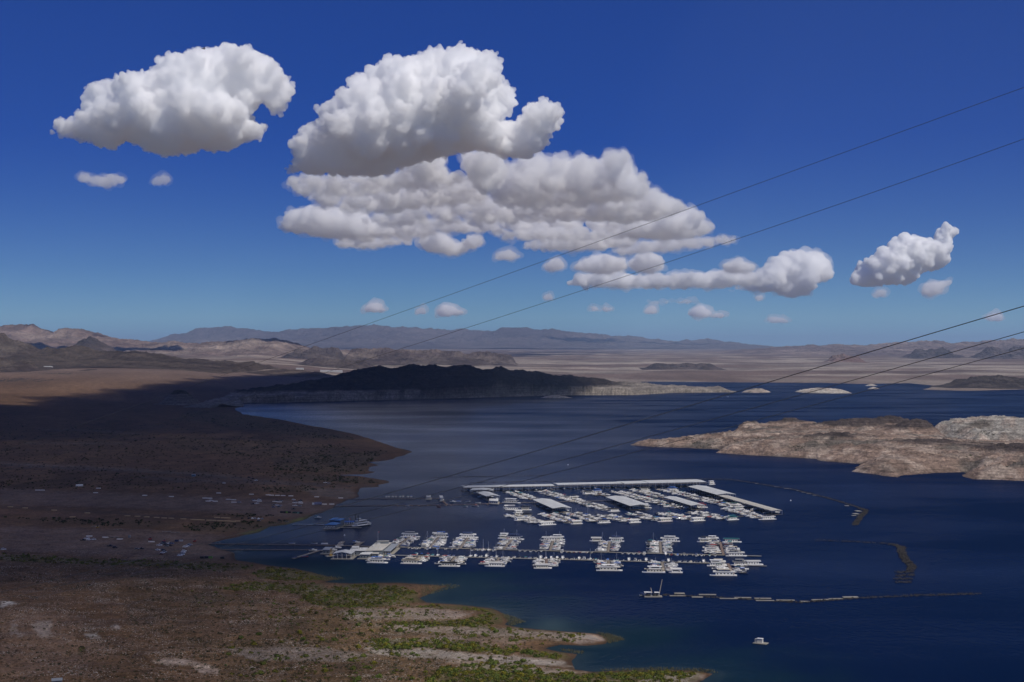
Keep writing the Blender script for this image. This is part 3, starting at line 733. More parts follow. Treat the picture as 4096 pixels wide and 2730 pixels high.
def cloud(poly, label, seed, group=None, dens=.0155, base_py=None, depth=.7, n1=240, k=(9, 7, 4), vox=None, rough=1.0, rmax=.22, veil=0.0):
    rng = np.random.default_rng(seed)
    P = np.array(poly, float); by = base_py or P[:, 1].max()
    D = (BASE_Z - HC) * F / (YH - by); s = D / F
    cx = P[:, 0].mean(); L = np.stack([(P[:, 0] - cx) * s, (by - P[:, 1]) * s], 1)
    lo, hi = L.min(0), L.max(0); hh = hi[1] - lo[1]
    vox = vox or max(D * .0009, 13)
    pts = lo + rng.random((5000, 2)) * (hi - lo); d = pdist(L, pts); m = d > .012 * hh; pts, d = pts[m], d[m]
    C = np.zeros((0, 3)); R = np.zeros(0)
    for i in range(len(pts)):
        r = min(d[i] * .97, rmax * hh)
        if len(R) and (((pts[i, 0] - C[:, 0]) ** 2 + (pts[i, 1] - C[:, 2]) ** 2) < (.42 * np.maximum(r, R)) ** 2).any(): continue
        y = rng.uniform(-1, 1) * depth * hh * .5 * min(1, d[i] / (.3 * hh) + .1)
        C = np.vstack([C, (pts[i, 0], y, pts[i, 1])]); R = np.append(R, r)
        if len(R) > n1: break
    aC, aR = [C], [R]; c0, r0 = C, R
    for kk in k:
        mm = len(c0)
        dr = rng.normal(size=(mm, kk, 3)); dr /= np.linalg.norm(dr, axis=2, keepdims=True)
        dr[..., 2] = np.where(dr[..., 2] < -.15, -dr[..., 2], dr[..., 2])
        rr = (r0[:, None] * rng.uniform(.22, .5, (mm, kk))).ravel()
        cc = (c0[:, None, :] + dr * (r0[:, None] * .97)[..., None]).reshape(-1, 3)
        ok = (pdist(L, cc[:, [0, 2]]) > -.022 * hh * rough) & (rr > vox * .8)
        c0, r0 = cc[ok], rr[ok]
        if len(c0) > 13000: q = rng.choice(len(c0), 13000, False); c0, r0 = c0[q], r0[q]
        aC.append(c0); aR.append(r0)
    C = np.concatenate(aC); R = np.concatenate(aR)
    z = HC + (YH - by) / F * D
    loc = ((cx - 2048) / F * D, D, z)
    root = link('cloud', None, None, loc); tag(root, label, 'cloud', group)
    o = hull(C, R, vox, 'billow', (0, 0, 0), vapour('cloud vapour %g' % dens, dens), crinkle=3.0); o.parent = root
    # thin outer veil: ragged wisps clinging to the billows
    if not veil: return root
    k = rng.random(len(C)) < .75
    dv = rng.normal(size=(k.sum(), 3)); dv /= np.linalg.norm(dv, axis=1, keepdims=True)
    c1 = C[k] + dv * (R[k] * rng.uniform(.1, .5, k.sum()))[:, None]; r1 = np.maximum(R[k] * rng.uniform(.55, 1.0, k.sum()), vox * 1.6)
    ve = hull(np.concatenate([C, c1]), np.concatenate([R * 1.0 + vox * .7, r1]), vox * 1.5, 'veil', (0, 0, 0), vapour('cloud veil %g' % (dens * veil), dens * veil), crinkle=3.4); ve.parent = root
    return root
def zr(pts, sc, ox, oy): return [(ox + x / sc, oy + y / sc) for x, y in pts]
A_ = [(160,525),(210,490),(235,482),(300,490),(325,450),(345,370),(365,350),(420,333),(450,345),(500,355),(512,330),(520,308),(560,312),(600,310),(632,265),(690,220),(720,215),(770,232),(812,212),(830,202),(950,196),(985,215),(1010,225),(1035,215),(1078,212),(1085,245),(1120,275),(1140,320),(1155,355),(1150,430),(1118,470),(1085,455),(1060,430),(1035,425),(1008,450),(1005,490),(1030,495),(1060,480),(1080,555),(1030,570),(985,560),(960,600),(820,610),(650,628),(575,612),(560,590),(500,565),(450,598),(420,602),(330,570),(240,550)]
cloud(A_, 'large white cumulus at the upper left with a grey flat base', 1, dens=.019, k=(9, 8, 6), rough=2.2, vox=10)
B_ = zr([(100,955),(160,900),(230,850),(225,740),(290,660),(370,635),(390,545),(470,520),(540,490),(545,430),(610,430),(650,380),(690,300),(720,240),(800,220),(810,170),(860,155),(910,180),(980,175),(1075,150),(1180,110),(1260,130),(1320,150),(1340,180),(1400,110),(1500,130),(1560,105),(1650,150),(1670,240),(1640,290),(1660,340),(1720,330),(1750,400),(1780,470),(1720,550),(1630,590),(1720,600),(1810,580),(1815,490),(1890,430),(1940,470),(1990,440),(2040,500),(2100,530),(2090,610),(2020,690),(1980,760),(1900,830),(1800,850),(1680,840),(1560,800),(1450,790),(1250,850),(1000,900),(900,960),(700,970),(400,965)], 1.742, 1050, 150)
cloud(B_, 'towering white cumulus at the centre of the sky', 2, n1=330, dens=.019, k=(9, 8, 6), rough=2.2, vox=11)
bank = 'stratified cloud bank'
def bk(pts, sc, ox, oy, label, seed, **kw):
    kw.setdefault('dens', .0075); kw.setdefault('k', (7, 4)); kw.setdefault('veil', .22); kw.setdefault('depth', 3.2); kw.setdefault('rmax', .24)
    P = np.array(zr(pts, sc, ox, oy)); m = P.mean(0)
    cloud(m + (P - m) * (1.05, 1.34 if oy < 500 else 1.12), label, seed, bank, **kw)
R2 = (1.742, 1050, 150); R3 = (1.1226, 2000, 600)
bk([(180,1015),(260,985),(440,962),(700,975),(950,950),(1050,872),(1120,880),(1200,850),(1260,860),(1240,930),(1350,960),(1500,1000),(1300,1010),(900,1045),(600,1060),(300,1065)], *R2, 'long grey cloud layer just under the towering cumulus', 11)
bk([(1380,850),(1440,830),(1500,850),(1560,825),(1660,850),(1700,930),(1640,1010),(1540,1040),(1450,960)], *R2, 'ragged loose cloud tuft below the towering cumulus', 12, dens=.007)
bk([(330,1110),(430,1058),(520,1070),(640,1105),(760,1080),(900,1060),(1200,1050),(1340,1015),(1520,1040),(1560,1090),(1500,1140),(1100,1160),(900,1190),(700,1190),(430,1160)], *R2, 'upper streak of the layered cloud bank, left half', 13)
bk([(1590,1090),(1620,1040),(1750,930),(1850,900),(1980,878),(2000,920),(2080,900),(2200,880),(2300,900),(2420,870),(2540,880),(2560,950),(2700,1000),(2650,1080),(2300,1110),(1900,1130),(1700,1120)], *R2, 'billowing upper right part of the layered cloud bank', 14)
bk([(110,1320),(200,1240),(330,1207),(430,1215),(500,1222),(560,1197),(640,1192),(700,1225),(720,1265),(860,1290),(900,1340),(700,1370),(420,1362),(250,1340)], *R2, 'pointed left tip of the layered cloud bank', 15, depth=1.2)
bk([(700,1250),(1000,1190),(1300,1165),(1600,1150),(1900,1130),(2300,1120),(2700,1110),(2750,1180),(2500,1230),(2000,1260),(1400,1270),(900,1290)], *R2, 'middle streak of the layered cloud bank', 16)
bk([(420,1372),(700,1340),(1000,1290),(1600,1280),(2200,1260),(2700,1230),(2820,1300),(2500,1340),(1900,1350),(1700,1360),(1400,1345),(1000,1385),(700,1405)], *R2, 'lower streak of the layered cloud bank', 17)
bk([(490,1440),(560,1410),(800,1400),(1040,1405),(1000,1440),(800,1458),(560,1455)], *R2, 'thin flat cloud strip under the bank, left end', 18)
bk([(1080,1430),(1150,1400),(1280,1385),(1310,1430),(1400,1430),(1440,1405),(1510,1398),(1525,1450),(1420,1475),(1330,1490),(1180,1478)], *R2, 'small curled cloud hanging under the bank', 19)
bk([(1600,1370),(1900,1345),(2400,1345),(2700,1330),(2720,1380),(2300,1400),(1750,1402)], *R2, 'lowest long streak of the layered cloud bank', 20)
bk([(1800,1460),(1900,1415),(2000,1410),(2100,1385),(2400,1380),(2600,1390),(2550,1450),(2300,1470),(2050,1470)], *R2, 'flat cloud below the right half of the bank', 21)
bk([(530,180),(560,145),(585,137),(612,155),(650,150),(668,165),(640,185),(640,205),(560,200)], *R3, 'bright little turret on the right shoulder of the bank', 22, depth=.9)
bk([(380,230),(480,180),(640,195),(740,215),(850,262),(770,290),(560,320),(400,300)], *R3, 'right shoulder of the layered cloud bank', 23)
bk([(540,340),(700,310),(830,280),(870,275),(890,320),(950,352),(900,385),(720,395),(560,380)], *R3, 'wispy right end of the layered cloud bank', 24, dens=.008)
bk([(480,455),(600,425),(800,400),(950,400),(1055,398),(1040,420),(900,440),(700,455),(560,468)], *R3, 'faint thin streak right of the bank', 25, dens=.005)
bk([(330,530),(400,490),(450,474),(520,490),(565,495),(560,540),(430,548)], *R3, 'small rounded cloud left of the lower streaks', 26)
bk([(575,520),(620,478),(680,470),(715,490),(740,530),(660,545)], *R3, 'small heap cloud above the lower streaks', 27)
bk([(300,603),(350,570),(430,560),(520,545),(600,570),(700,560),(760,600),(700,620),(520,612)], *R3, 'left end of the lower cloud streaks', 28)
bk([(640,600),(760,565),(900,560),(1060,545),(1150,560),(1240,580),(1180,605),(900,615)], *R3, 'middle of the lower cloud streaks', 29)
bk([(1000,520),(1070,498),(1150,520),(1130,545),(1020,545)], *R3, 'small puff over the lower cloud streaks', 30, dens=.007)
bk([(1160,560),(1220,515),(1270,480),(1340,468),(1400,478),(1412,466),(1480,510),(1478,545),(1488,577),(1400,590),(1390,640),(1300,648),(1240,620),(1010,628),(1100,600)], *R3, 'rounded white right end of the lower cloud streaks', 31, depth=1.0, rmax=.26)
cloud(zr([(1560,605),(1585,560),(1610,525),(1660,500),(1700,465),(1740,445),(1765,405),(1800,400),(1860,388),(1885,412),(1920,400),(1945,415),(1965,408),(1958,385),(1975,370),(1972,345),(2010,320),(2030,345),(2068,358),(2060,380),(2025,405),(2015,440),(2030,500),(1985,535),(1900,550),(1870,585),(1800,605),(1650,612)], *R3), 'white cumulus with a small chimney at the far right', 32)
sm = 'scattered small clouds'
for i, (pts, q, lab, dn) in enumerate([
    ([(1890,652),(1925,605),(1990,590),(2022,578),(2025,602),(1970,635),(1940,655)], R3, 'small cloud under the cumulus at the far right', .009),
    ([(1668,655),(1700,638),(1750,628),(1725,650),(1690,668)], R3, 'faint wisp under the left of the far right cumulus', .006),
    ([(830,742),(860,722),(900,703),(925,720),(945,742),(1000,735),(1022,745),(1000,755),(900,750)], R3, 'low double puff near the horizon, right of centre', .009),
    ([(640,732),(660,715),(685,711),(706,726),(690,737)], R3, 'tiny low puff right of centre', .008),
    ([(400,718),(418,703),(450,716),(490,710),(512,718),(480,727)], R3, 'tiny low wisp left of the double puff', .007),
    ([(628,687),(700,677),(800,682),(870,674),(912,684),(800,692)], R3, 'thin low streak above the double puff', .006),
    ([(1140,672),(1158,659),(1182,670),(1165,680)], R3, 'tiny round cloud above the horizon on the right', .008),
    ([(192,536),(220,510),(262,483),(290,510),(297,525),(240,541)], R3, 'small bright cloud left of the lower streaks, crossed by a wire', .010),
    ([(-42,492),(-10,470),(38,444),(60,460),(102,472),(60,494)], R3, 'small oval cloud under the middle of the bank', .010),
    ([(2170,757),(2200,747),(2235,744),(2262,762),(2220,770)], R3, 'low cloud at the right edge above the horizon', .008),
    ([(1195,772),(1225,753),(1260,762),(1315,768),(1280,778)], R3, 'faint low wisp near the horizon on the right', .006),
    ([(188,668),(210,655),(240,672),(212,678)], R3, 'tiny cloud crossed by the second wire', .008),
    ([(295,722),(335,690),(352,692),(350,708),(420,706),(450,696),(500,706),(512,722),(480,740),(430,752),(350,730)], (1, 0, 0), 'small flat cloud below the upper left cumulus', .009),
    ([(600,732),(625,712),(665,696),(688,712),(672,728),(635,742)], (1, 0, 0), 'smaller wisp right of the flat cloud on the left', .007),
    ([(740,242),(790,215),(832,188),(880,212),(890,232),(938,232),(930,242),(800,248)], (1.6807, 1000, 1100), 'low puff near the horizon left of the wires', .010),
    ([(1100,272),(1125,238),(1178,240),(1165,258)], (1.6807, 1000, 1100), 'faint puff between two low clouds', .006),
    ([(1248,270),(1270,245),(1285,214),(1345,210),(1375,232),(1430,235),(1455,252),(1400,266),(1320,276)], (1.6807, 1000, 1100), 'low white cloud between the two upper wires', .010)]):
    cloud(zr(pts, *q), lab, 60 + i, sm, dens=dn * .6, depth=1.4, n1=120, rmax=.26, rough=3.0, veil=.25)

# clouds overhead, above the picture: their shadows lie on the left shore and on the dark hill
def overhead(poly_xy, label, seed, thick, dens, spacing, zb=2350.0):
    rng = np.random.default_rng(seed)
    sh = np.array([SUN.x, SUN.y]) / SUN.z * zb
    P = np.array(poly_xy, float)
    lo, hi = P.min(0), P.max(0)
    n = int((hi - lo).prod() / spacing ** 2 * 3.4)
    p = lo + rng.random((n, 2)) * (hi - lo); d = pdist(P, p); m = d > spacing * .06; p, d = p[m], d[m]
    r = np.clip(d, spacing * .15, thick * .62) * rng.uniform(.75, 1.05, len(d))
    C = np.stack([p[:, 0], p[:, 1], r * .35 + rng.uniform(0, .35, len(d)) * thick * np.clip(d / thick, 0, 1)], 1)
    k = 5
    dr = rng.normal(size=(len(C), k, 3)); dr /= np.linalg.norm(dr, axis=2, keepdims=True); dr[..., 2] = np.abs(dr[..., 2]) * .8 + .05
    c2 = (C[:, None] + dr * r[:, None, None] * .95).reshape(-1, 3); r2 = (r[:, None] * rng.uniform(.25, .5, (len(C), k))).ravel()
    ok = pdist(P, c2[:, :2]) > -spacing * .12
    o = hull(np.concatenate([C, c2[ok]]), np.concatenate([r, r2[ok]]), thick * .085, 'cloud', (sh[0], sh[1], zb), vapour('cloud vapour %g' % dens, dens))
    tag(o, label, 'cloud', 'clouds overhead')
overhead([(-2600,3800),(-1620,4150),(-1520,5200),(-1420,5800),(-1380,7500),(-900,8900),(250,9000),(480,7200),(330,5500),(60,5000),(-80,4600),(-60,3300),(-300,2900),(-1200,2700),(-2700,2800)],
         'broad overhead cloud shading the far shore and dark hill', 5, 420, .0075, 260)
overhead([(-2600,2950),(-1200,2850),(-300,3000),(-40,3300),(0,2300),(20,1760),(-20,1480),(-110,1280),(-250,1060),(-950,960),(-1700,1500)],
         'overhead cloud shading the gravel lots on the left', 7, 330, .0042, 200)
overhead([(-700,1250),(-330,1330),(-120,1300),(-50,1180),(-60,1080),(-110,960),(-70,850),(-100,740),(-300,650),(-800,700)],
         'thin overhead cloud shading the near slope', 6, 150, .004, 90)

# ------------------------------------------------------------------ mesh builder for made things
class MB:
    def __init__(s): s.v = []; s.f = []
    def add(s, v, f):
        o = len(s.v); s.v += [tuple(p) for p in v]; s.f += [tuple(i + o for i in q) for q in f]; return s
    def box(s, x0, x1, y0, y1, z0, z1, tx=0.0, ty=0.0):
        """box, its top drawn in by tx / ty"""
        v = [(x0, y0, z0), (x1, y0, z0), (x1, y1, z0), (x0, y1, z0), (x0 + tx, y0 + ty, z1), (x1 - tx, y0 + ty, z1), (x1 - tx, y1 - ty, z1), (x0 + tx, y1 - ty, z1)]
        return s.add(v, [(3, 2, 1, 0), (4, 5, 6, 7), (0, 1, 5, 4), (1, 2, 6, 5), (2, 3, 7, 6), (3, 0, 4, 7)])
    def prism(s, pts, z0, z1, grow=1.0):
        n = len(pts)
        v = [(x, y, z0) for x, y in pts] + [(x * grow, y * grow, z1) for x, y in pts]
        return s.add(v, [tuple(range(n - 1, -1, -1)), tuple(range(n, 2 * n))] + [(i, (i + 1) % n, n + (i + 1) % n, n + i) for i in range(n)])
    def loft(s, secs):
        """closed sections of equal length joined in order, ends capped"""
        n = len(secs[0]); v = [p for q in secs for p in q]; f = []
        for k in range(len(secs) - 1):
            for i in range(n):
                a = k * n + i; b = k * n + (i + 1) % n; f.append((a, b, b + n, a + n))
        f.append(tuple(range(n - 1, -1, -1))); f.append(tuple(range((len(secs) - 1) * n, len(secs) * n)))
        return s.add(v, f)
    def tube(s, a, b, r, n=6, r2=None):
        a, b = Vector(a), Vector(b); d = (b - a).normalized(); u = d.orthogonal().normalized(); w = d.cross(u)
        r2 = r if r2 is None else r2
        ring = lambda c, rr: [c + (u * math.cos(2 * math.pi * i / n) + w * math.sin(2 * math.pi * i / n)) * rr for i in range(n)]
        return s.loft([ring(a, r), ring(b, r2)])
    def gable(s, x0, x1, y0, y1, z, h, t=.18, ov=0.0):
        """two roof slabs, ridge along x"""
        ym = (y0 + y1) / 2
        for ya, sg in ((y0, -1), (y1, 1)):
            yo = ya + sg * ov
            v = [(x0 - ov, yo, z), (x1 + ov, yo, z), (x1 + ov, ym, z + h), (x0 - ov, ym, z + h), (x0 - ov, yo, z + t), (x1 + ov, yo, z + t), (x1 + ov, ym, z + h + t), (x0 - ov, ym, z + h + t)]
            s.add(v, [(3, 2, 1, 0), (4, 5, 6, 7), (0, 1, 5, 4), (1, 2, 6, 5), (2, 3, 7, 6), (3, 0, 4, 7)])
        return s
    def hip(s, x0, x1, y0, y1, z, h, ins):
        ym = (y0 + y1) / 2
        v = [(x0, y0, z), (x1, y0, z), (x1, y1, z), (x0, y1, z), (x0 + ins, ym, z + h), (x1 - ins, ym, z + h)]
        return s.add(v, [(3, 2, 1, 0), (0, 1, 5, 4), (1, 2, 5), (2, 3, 4, 5), (3, 0, 4)])
    def mesh(s, name, m, smooth=False):
        me = bpy.data.meshes.new(name); me.from_pydata(s.v, [], s.f); me.materials.append(m)
        if smooth: me.polygons.foreach_set('use_smooth', np.ones(len(me.polygons), bool))
        bm = bmesh.new(); bm.from_mesh(me); bmesh.ops.recalc_face_normals(bm, faces=bm.faces); bm.to_mesh(me); bm.free()
        return me

WHITE = mat('gelcoat white', (.84, .82, .77), .35, noise=.08, nscale=.6)
CREAM = mat('gelcoat cream', (.68, .65, .57), .4, noise=.1, nscale=.6)
GREYW = mat('weathered white', (.52, .52, .50), .6, noise=.15, nscale=.5)
GLASS = mat('dark glass', (.012, .014, .018), .12)
DARK = mat('dark interior', (.02, .02, .022), .7)
NAVY = mat('navy canvas', (.015, .03, .10), .85)
BLUE = mat('blue canvas', (.03, .10, .34), .85)
TEAL = mat('teal canvas', (.02, .14, .16), .85)
RED = mat('red canvas', (.26, .03, .025), .85)
BLACK = mat('black canvas', (.018, .018, .02), .85)
BEIGE = mat('beige canvas', (.40, .35, .27), .9)
GREYC = mat('grey canvas', (.22, .22, .22), .9)
GREENC = mat('bottle green canvas', (.02, .07, .045), .9)
CANVAS = [NAVY, BLUE, BLACK, BLACK, BLACK, BEIGE, GREYC, TEAL, RED, NAVY, BLACK, NAVY]
METAL = mat('aluminium', (.45, .45, .46), .4, .6)
PINK = mat('magenta paint', (.36, .06, .17), .5)
DECKM = mat('dock planks', (.19, .16, .13), .9, noise=.25, nscale=.5)
DECKB = mat('brown dock planks', (.17, .12, .095), .9, noise=.25, nscale=.5)
CONC = mat('pale concrete float', (.27, .25, .21), .9, noise=.2, nscale=.4)
FLOATM = mat('dark float', (.03, .03, .03), .9)
ROOFM = mat('white metal roof', (.50, .51, .50), .55, noise=.16, nscale=.12)
ROOFG = mat('grey metal roof', (.25, .27, .29), .5, .1, noise=.08, nscale=.2)
ROOFB = mat('blue metal roof', (.07, .19, .42), .5, noise=.08, nscale=.2)
WALLG = mat('grey wall', (.14, .16, .18), .8, noise=.1, nscale=.3)
WALLW = mat('white wall', (.55, .55, .53), .7, noise=.08, nscale=.3)
TANR = mat('tan flat roof', (.42, .40, .355), .9, noise=.12, nscale=.15)
YELLOW = mat('machine yellow', (.38, .22, .03), .6)
TYRE = mat('tyre rubber', (.035, .030, .026), .95, noise=.5, nscale=.4)

def empty(name, loc, rz, label, cat, group=None):
    o = link(name, None, None, loc, rz)
    o.empty_display_size = .5
    return tag(o, label, cat, group)
def build(name, loc, rz, label, cat, group, parts):
    """parts: (name, mesh, material or None, [sub-parts])"""
    root = empty(name, loc, rz, label, cat, group)
    for p in parts: add_part(root, p)
    return root
def add_part(root, p):
    o = link(p[0], p[1], root)
    if len(p) > 2 and p[2] is not None:
        o.material_slots[0].link = 'OBJECT'; o.material_slots[0].material = p[2]
    for q in (p[3] if len(p) > 3 else ()): add_part(o, q)
    return o

# ------------------------------------------------------------------ boats (bow towards +x, waterline z = 0)
def hull_mesh(L, B, fb, sheer=.35, flare=.82, name='hull'):
    secs = []
    for t in (0, .25, .5, .7, .85, .95, 1.0):
        x = -L / 2 + L * t
        w = B / 2 * (1 - max(0, (t - .45) / .55) ** 2.3) + .02
        zt = fb + sheer * max(0, t - .3) ** 1.5
        zk = -.25 + (.9 * max(0, (t - .8) / .2) ** 2) * fb
        secs.append([(x, -w, zt), (x, w, zt), (x, w * flare, zt * .35), (x, w * .25, zk), (x, -w * .25, zk), (x, -w * flare, zt * .35)])
    return MB().loft(secs).mesh(name, WHITE)
def inset(L, B, z, x0, x1, h=.06, taper=.75):
    return MB().prism([(x0, -B / 2), (x0, B / 2), (x1, B / 2 * taper), (x1, -B / 2 * taper)], z, z + h)
ME = {}
def M_(key, fn):
    if key not in ME: ME[key] = fn()
    return ME[key]
def pick(rng, *o): return o[int(rng.integers(len(o)))]
def colour_word(m):
    return {NAVY: 'navy', BLUE: 'blue', BLACK: 'black', BEIGE: 'beige', GREYC: 'grey', TEAL: 'teal', RED: 'red', GREENC: 'green'}.get(m, 'white')

def cruiser(rng, loc, rz, where, group, L=10.0, simple=False):
    q = round(L)
    hm = M_(('ch', q), lambda: hull_mesh(q, q * .33, 1.15, .6))
    top = 1.15
    cab = M_(('cc', q), lambda: MB().loft([[(x, -w, top), (x, w, top), (x, w * .82, top + h), (x, -w * .82, top + h)] for x, w, h in
          ((-q * .12, q * .13, 1.15), (q * .12, q * .125, 1.1), (q * .24, q * .105, .45), (q * .4, q * .03, .15))]).mesh('cabin', WHITE))
    win = M_(('cw', q), lambda: MB().loft([[(x, -w, z0), (x, w, z0), (x, w * .9, z1), (x, -w * .9, z1)] for x, w, z0, z1 in
          ((-q * .08, q * .128, top + .5, top + .85), (q * .12, q * .122, top + .45, top + .85), (q * .2, q * .105, top + .42, top + .6))]).mesh('window', GLASS))
    ck = M_(('ck', q), lambda: inset(q, q * .25, 1.16, -q * .45, -q * .13, .05, 1).mesh('cockpit', DARK))
    arch = M_(('ca', q), lambda: MB().box(-q * .2, -q * .12, -q * .14, q * .14, top + 1.5, top + 1.62).box(-q * .24, -q * .16, -q * .145, -q * .125, top, top + 1.55).box(-q * .24, -q * .16, q * .125, q * .145, top, top + 1.55).mesh('radar_arch', WHITE))
    can = M_(('cv', q), lambda: MB().box(-q * .42, -q * .02, -q * .135, q * .135, top + 1.35, top + 1.6, .25, .2).mesh('canopy', NAVY))
    c = CANVAS[int(rng.integers(len(CANVAS)))]
    hc = None if rng.random() < .8 else pick(rng, CREAM, NAVY, GREYW)
    parts = [('hull', hm, hc), ('cabin', cab), ('window', win), ('cockpit', ck, BEIGE if rng.random() < .15 else None), ('hull_stripe', M_(('cs', q), lambda: MB().box(-q * .5 - .02, q * .12, -q * .165 - .03, q * .165 + .03, .55, .85).mesh('hull_stripe', BLACK)), pick(rng, None, NAVY, GREYC))]
    if rng.random() < .6: parts.append(('canopy', can, c)); kind = 'cabin cruiser with %s canopy' % colour_word(c)
    else: parts.append(('radar_arch', arch)); kind = 'sport cruiser with radar arch'
    return build('sport_cruiser' if 'sport' in kind else 'cabin_cruiser', loc, rz, ('white ' + kind if hc is None else kind) + where, 'boat', group, parts)
def speedboat(rng, loc, rz, where, group, L=6.5):
    q = round(L * 2) / 2
    hm = M_(('sh', q), lambda: hull_mesh(q, q * .36, .75, .35))
    c = CANVAS[int(rng.integers(len(CANVAS)))]
    hc = None if rng.random() < .72 else pick(rng, NAVY, RED, CREAM, GREYW, BLACK)
    parts = [('hull', hm, hc)]
    if rng.random() < .5:
        cov = M_(('sc', q), lambda: MB().loft([[(x, -w, .76), (x, w, .76), (x, w * .55, .76 + h), (x, -w * .55, .76 + h)] for x, w, h in
              ((-q * .47, q * .165, .25), (-q * .1, q * .17, .55), (q * .1, q * .16, .75), (q * .28, q * .12, .4), (q * .44, q * .04, .15))]).mesh('boat_cover', NAVY))
        parts.append(('boat_cover', cov, c)); kind = 'speedboat under %s cover' % ('a ' + colour_word(c))
    else:
        parts += [('cockpit', M_(('sk', q), lambda: inset(q, q * .26, .76, -q * .4, q * .12).mesh('cockpit', DARK)), pick(rng, None, BEIGE, GREYC)),
                  ('windscreen', M_(('sw', q), lambda: MB().loft([[(x, -w, .76), (x, w, .76), (x - .25, w * .9, 1.2), (x - .25, -w * .9, 1.2)] for x, w in ((q * .06, q * .15), (q * .1, q * .14))]).mesh('windscreen', GLASS))),
                  ('outboard_motor', M_('so', lambda: MB().box(-.35, .2, -.22, .22, .5, 1.15, .06, .04).box(-.25, .0, -.08, .08, -.3, .5).mesh('outboard_motor', BLACK)))]
        kind = 'open speedboat'
        if rng.random() < .4:
            parts.append(('canopy', M_(('sb', q), lambda: MB().box(-q * .32, q * .08, -q * .15, q * .15, 2.0, 2.14, .12, .1).tube((-q * .1, -q * .15, .7), (-q * .1, -q * .15, 2.0), .03, 4).tube((-q * .1, q * .15, .7), (-q * .1, q * .15, 2.0), .03, 4).mesh('canopy', NAVY)), c))
            kind = 'speedboat with %s sunshade' % colour_word(c)
    root = build('speedboat', loc, rz, kind + where, 'boat', group, parts)
    for ch in root.children:
        if ch.name.startswith('outboard'): ch.location = (-q / 2 - .1, 0, 0)
    return root
def pontoon(rng, loc, rz, where, group, L=8.0):
    q = round(L)
    c = pick(rng, NAVY, BEIGE, BLUE, BLACK, GREENC, TEAL)
    pts = [('pontoon', M_(('pp', q), lambda: MB().tube((-q / 2, 0, .1), (q / 2 - .5, 0, .1), .35, 8).tube((q / 2 - .5, 0, .1), (q / 2 + .1, 0, .3), .35, 8, .08).mesh('pontoon', METAL)))] * 2
    deck = ('deck', M_(('pd', q), lambda: MB().box(-q / 2, q / 2 - .2, -1.25, 1.25, .45, .58).mesh('deck', GREYW)))
    fen = ('fence', M_(('pf', q), lambda: MB().box(-q / 2 + .4, q / 2 - .6, -1.22, -1.16, .58, 1.3).box(-q / 2 + .4, q / 2 - .6, 1.16, 1.22, .58, 1.3).box(q / 2 - .66, q / 2 - .6, -1.16, 1.16, .58, 1.3).mesh('fence', WHITE)))
    can = ('canopy', M_(('pc', q), lambda: MB().box(-q * .35, q * .12, -1.25, 1.25, 2.5, 2.64, .15, .12).tube((-q * .3, -1.2, .6), (-q * .3, -1.2, 2.5), .03, 4).tube((-q * .3, 1.2, .6), (-q * .3, 1.2, 2.5), .03, 4).tube((q * .08, -1.2, .6), (q * .08, -1.2, 2.5), .03, 4).tube((q * .08, 1.2, .6), (q * .08, 1.2, 2.5), .03, 4).mesh('canopy', NAVY)), c)
    seat = ('bench_seat', M_(('ps', q), lambda: MB().box(-q * .42, q * .3, -1.1, -.6, .58, 1.0).box(-q * .42, q * .0, .6, 1.1, .58, 1.0).mesh('bench_seat', BEIGE)))
    root = build('pontoon_boat', loc, rz, 'pontoon boat with %s canopy' % colour_word(c) + where, 'boat', group, pts + [deck, fen, seat, can])
    k = 0
    for ch in root.children:
        if ch.name.startswith('pontoon'): ch.location = (0, (-.85, .85)[k], 0); k += 1
    return root
def sailboat(rng, loc, rz, where, group, L=9.0, mh=12.0):
    q = round(L); h = round(mh)
    parts = [('hull', M_(('yh', q), lambda: hull_mesh(q, q * .3, .95, .3)), pick(rng, None, None, NAVY)),
             ('cabin', M_(('yc', q), lambda: MB().box(-q * .1, q * .25, -q * .08, q * .08, .95, 1.5, .3, .12).mesh('cabin', WHITE))),
             ('cockpit', M_(('yk', q), lambda: inset(q, q * .16, .96, -q * .4, -q * .12, .05, 1).mesh('cockpit', DARK))),
             ('mast', M_(('ym', h), lambda: MB().tube((.6, 0, .9), (.6, 0, h), .17, 6, .12).mesh('mast', METAL)), None,
                [('stay', M_(('ys', q, h), lambda: MB().tube((q * .48, 0, 1.2), (.6, 0, h), .035, 4).tube((-q * .48, 0, 1.0), (.6, 0, h), .035, 4).mesh('stay', METAL)))]),
             ('sail_cover', M_(('yb', q), lambda: MB().tube((.5, 0, 2.1), (-q * .38, 0, 2.0), .22, 6, .12).mesh('sail_cover', NAVY)), pick(rng, NAVY, BLUE, BEIGE, RED))]
    return build('sailboat', loc, rz, 'bare masted sailboat' + where, 'boat', group, parts)
def jetski(rng, loc, rz, where, group):
    c = pick(rng, None, NAVY, YELLOW, RED, BLACK)
    parts = [('hull', M_('jh', lambda: hull_mesh(3.1, 1.15, .45, .2)), c), ('seat', M_('js', lambda: MB().box(-1.2, .3, -.22, .22, .45, .85, .1, .05).mesh('seat', BLACK))),
             ('handlebar', M_('jb', lambda: MB().box(.35, .6, -.35, .35, .9, 1.02).box(.3, .75, -.2, .2, .45, .92, .1, .04).mesh('handlebar', GREYW)))]
    return build('personal_watercraft', loc, rz, 'small personal watercraft' + where, 'watercraft', group, parts)

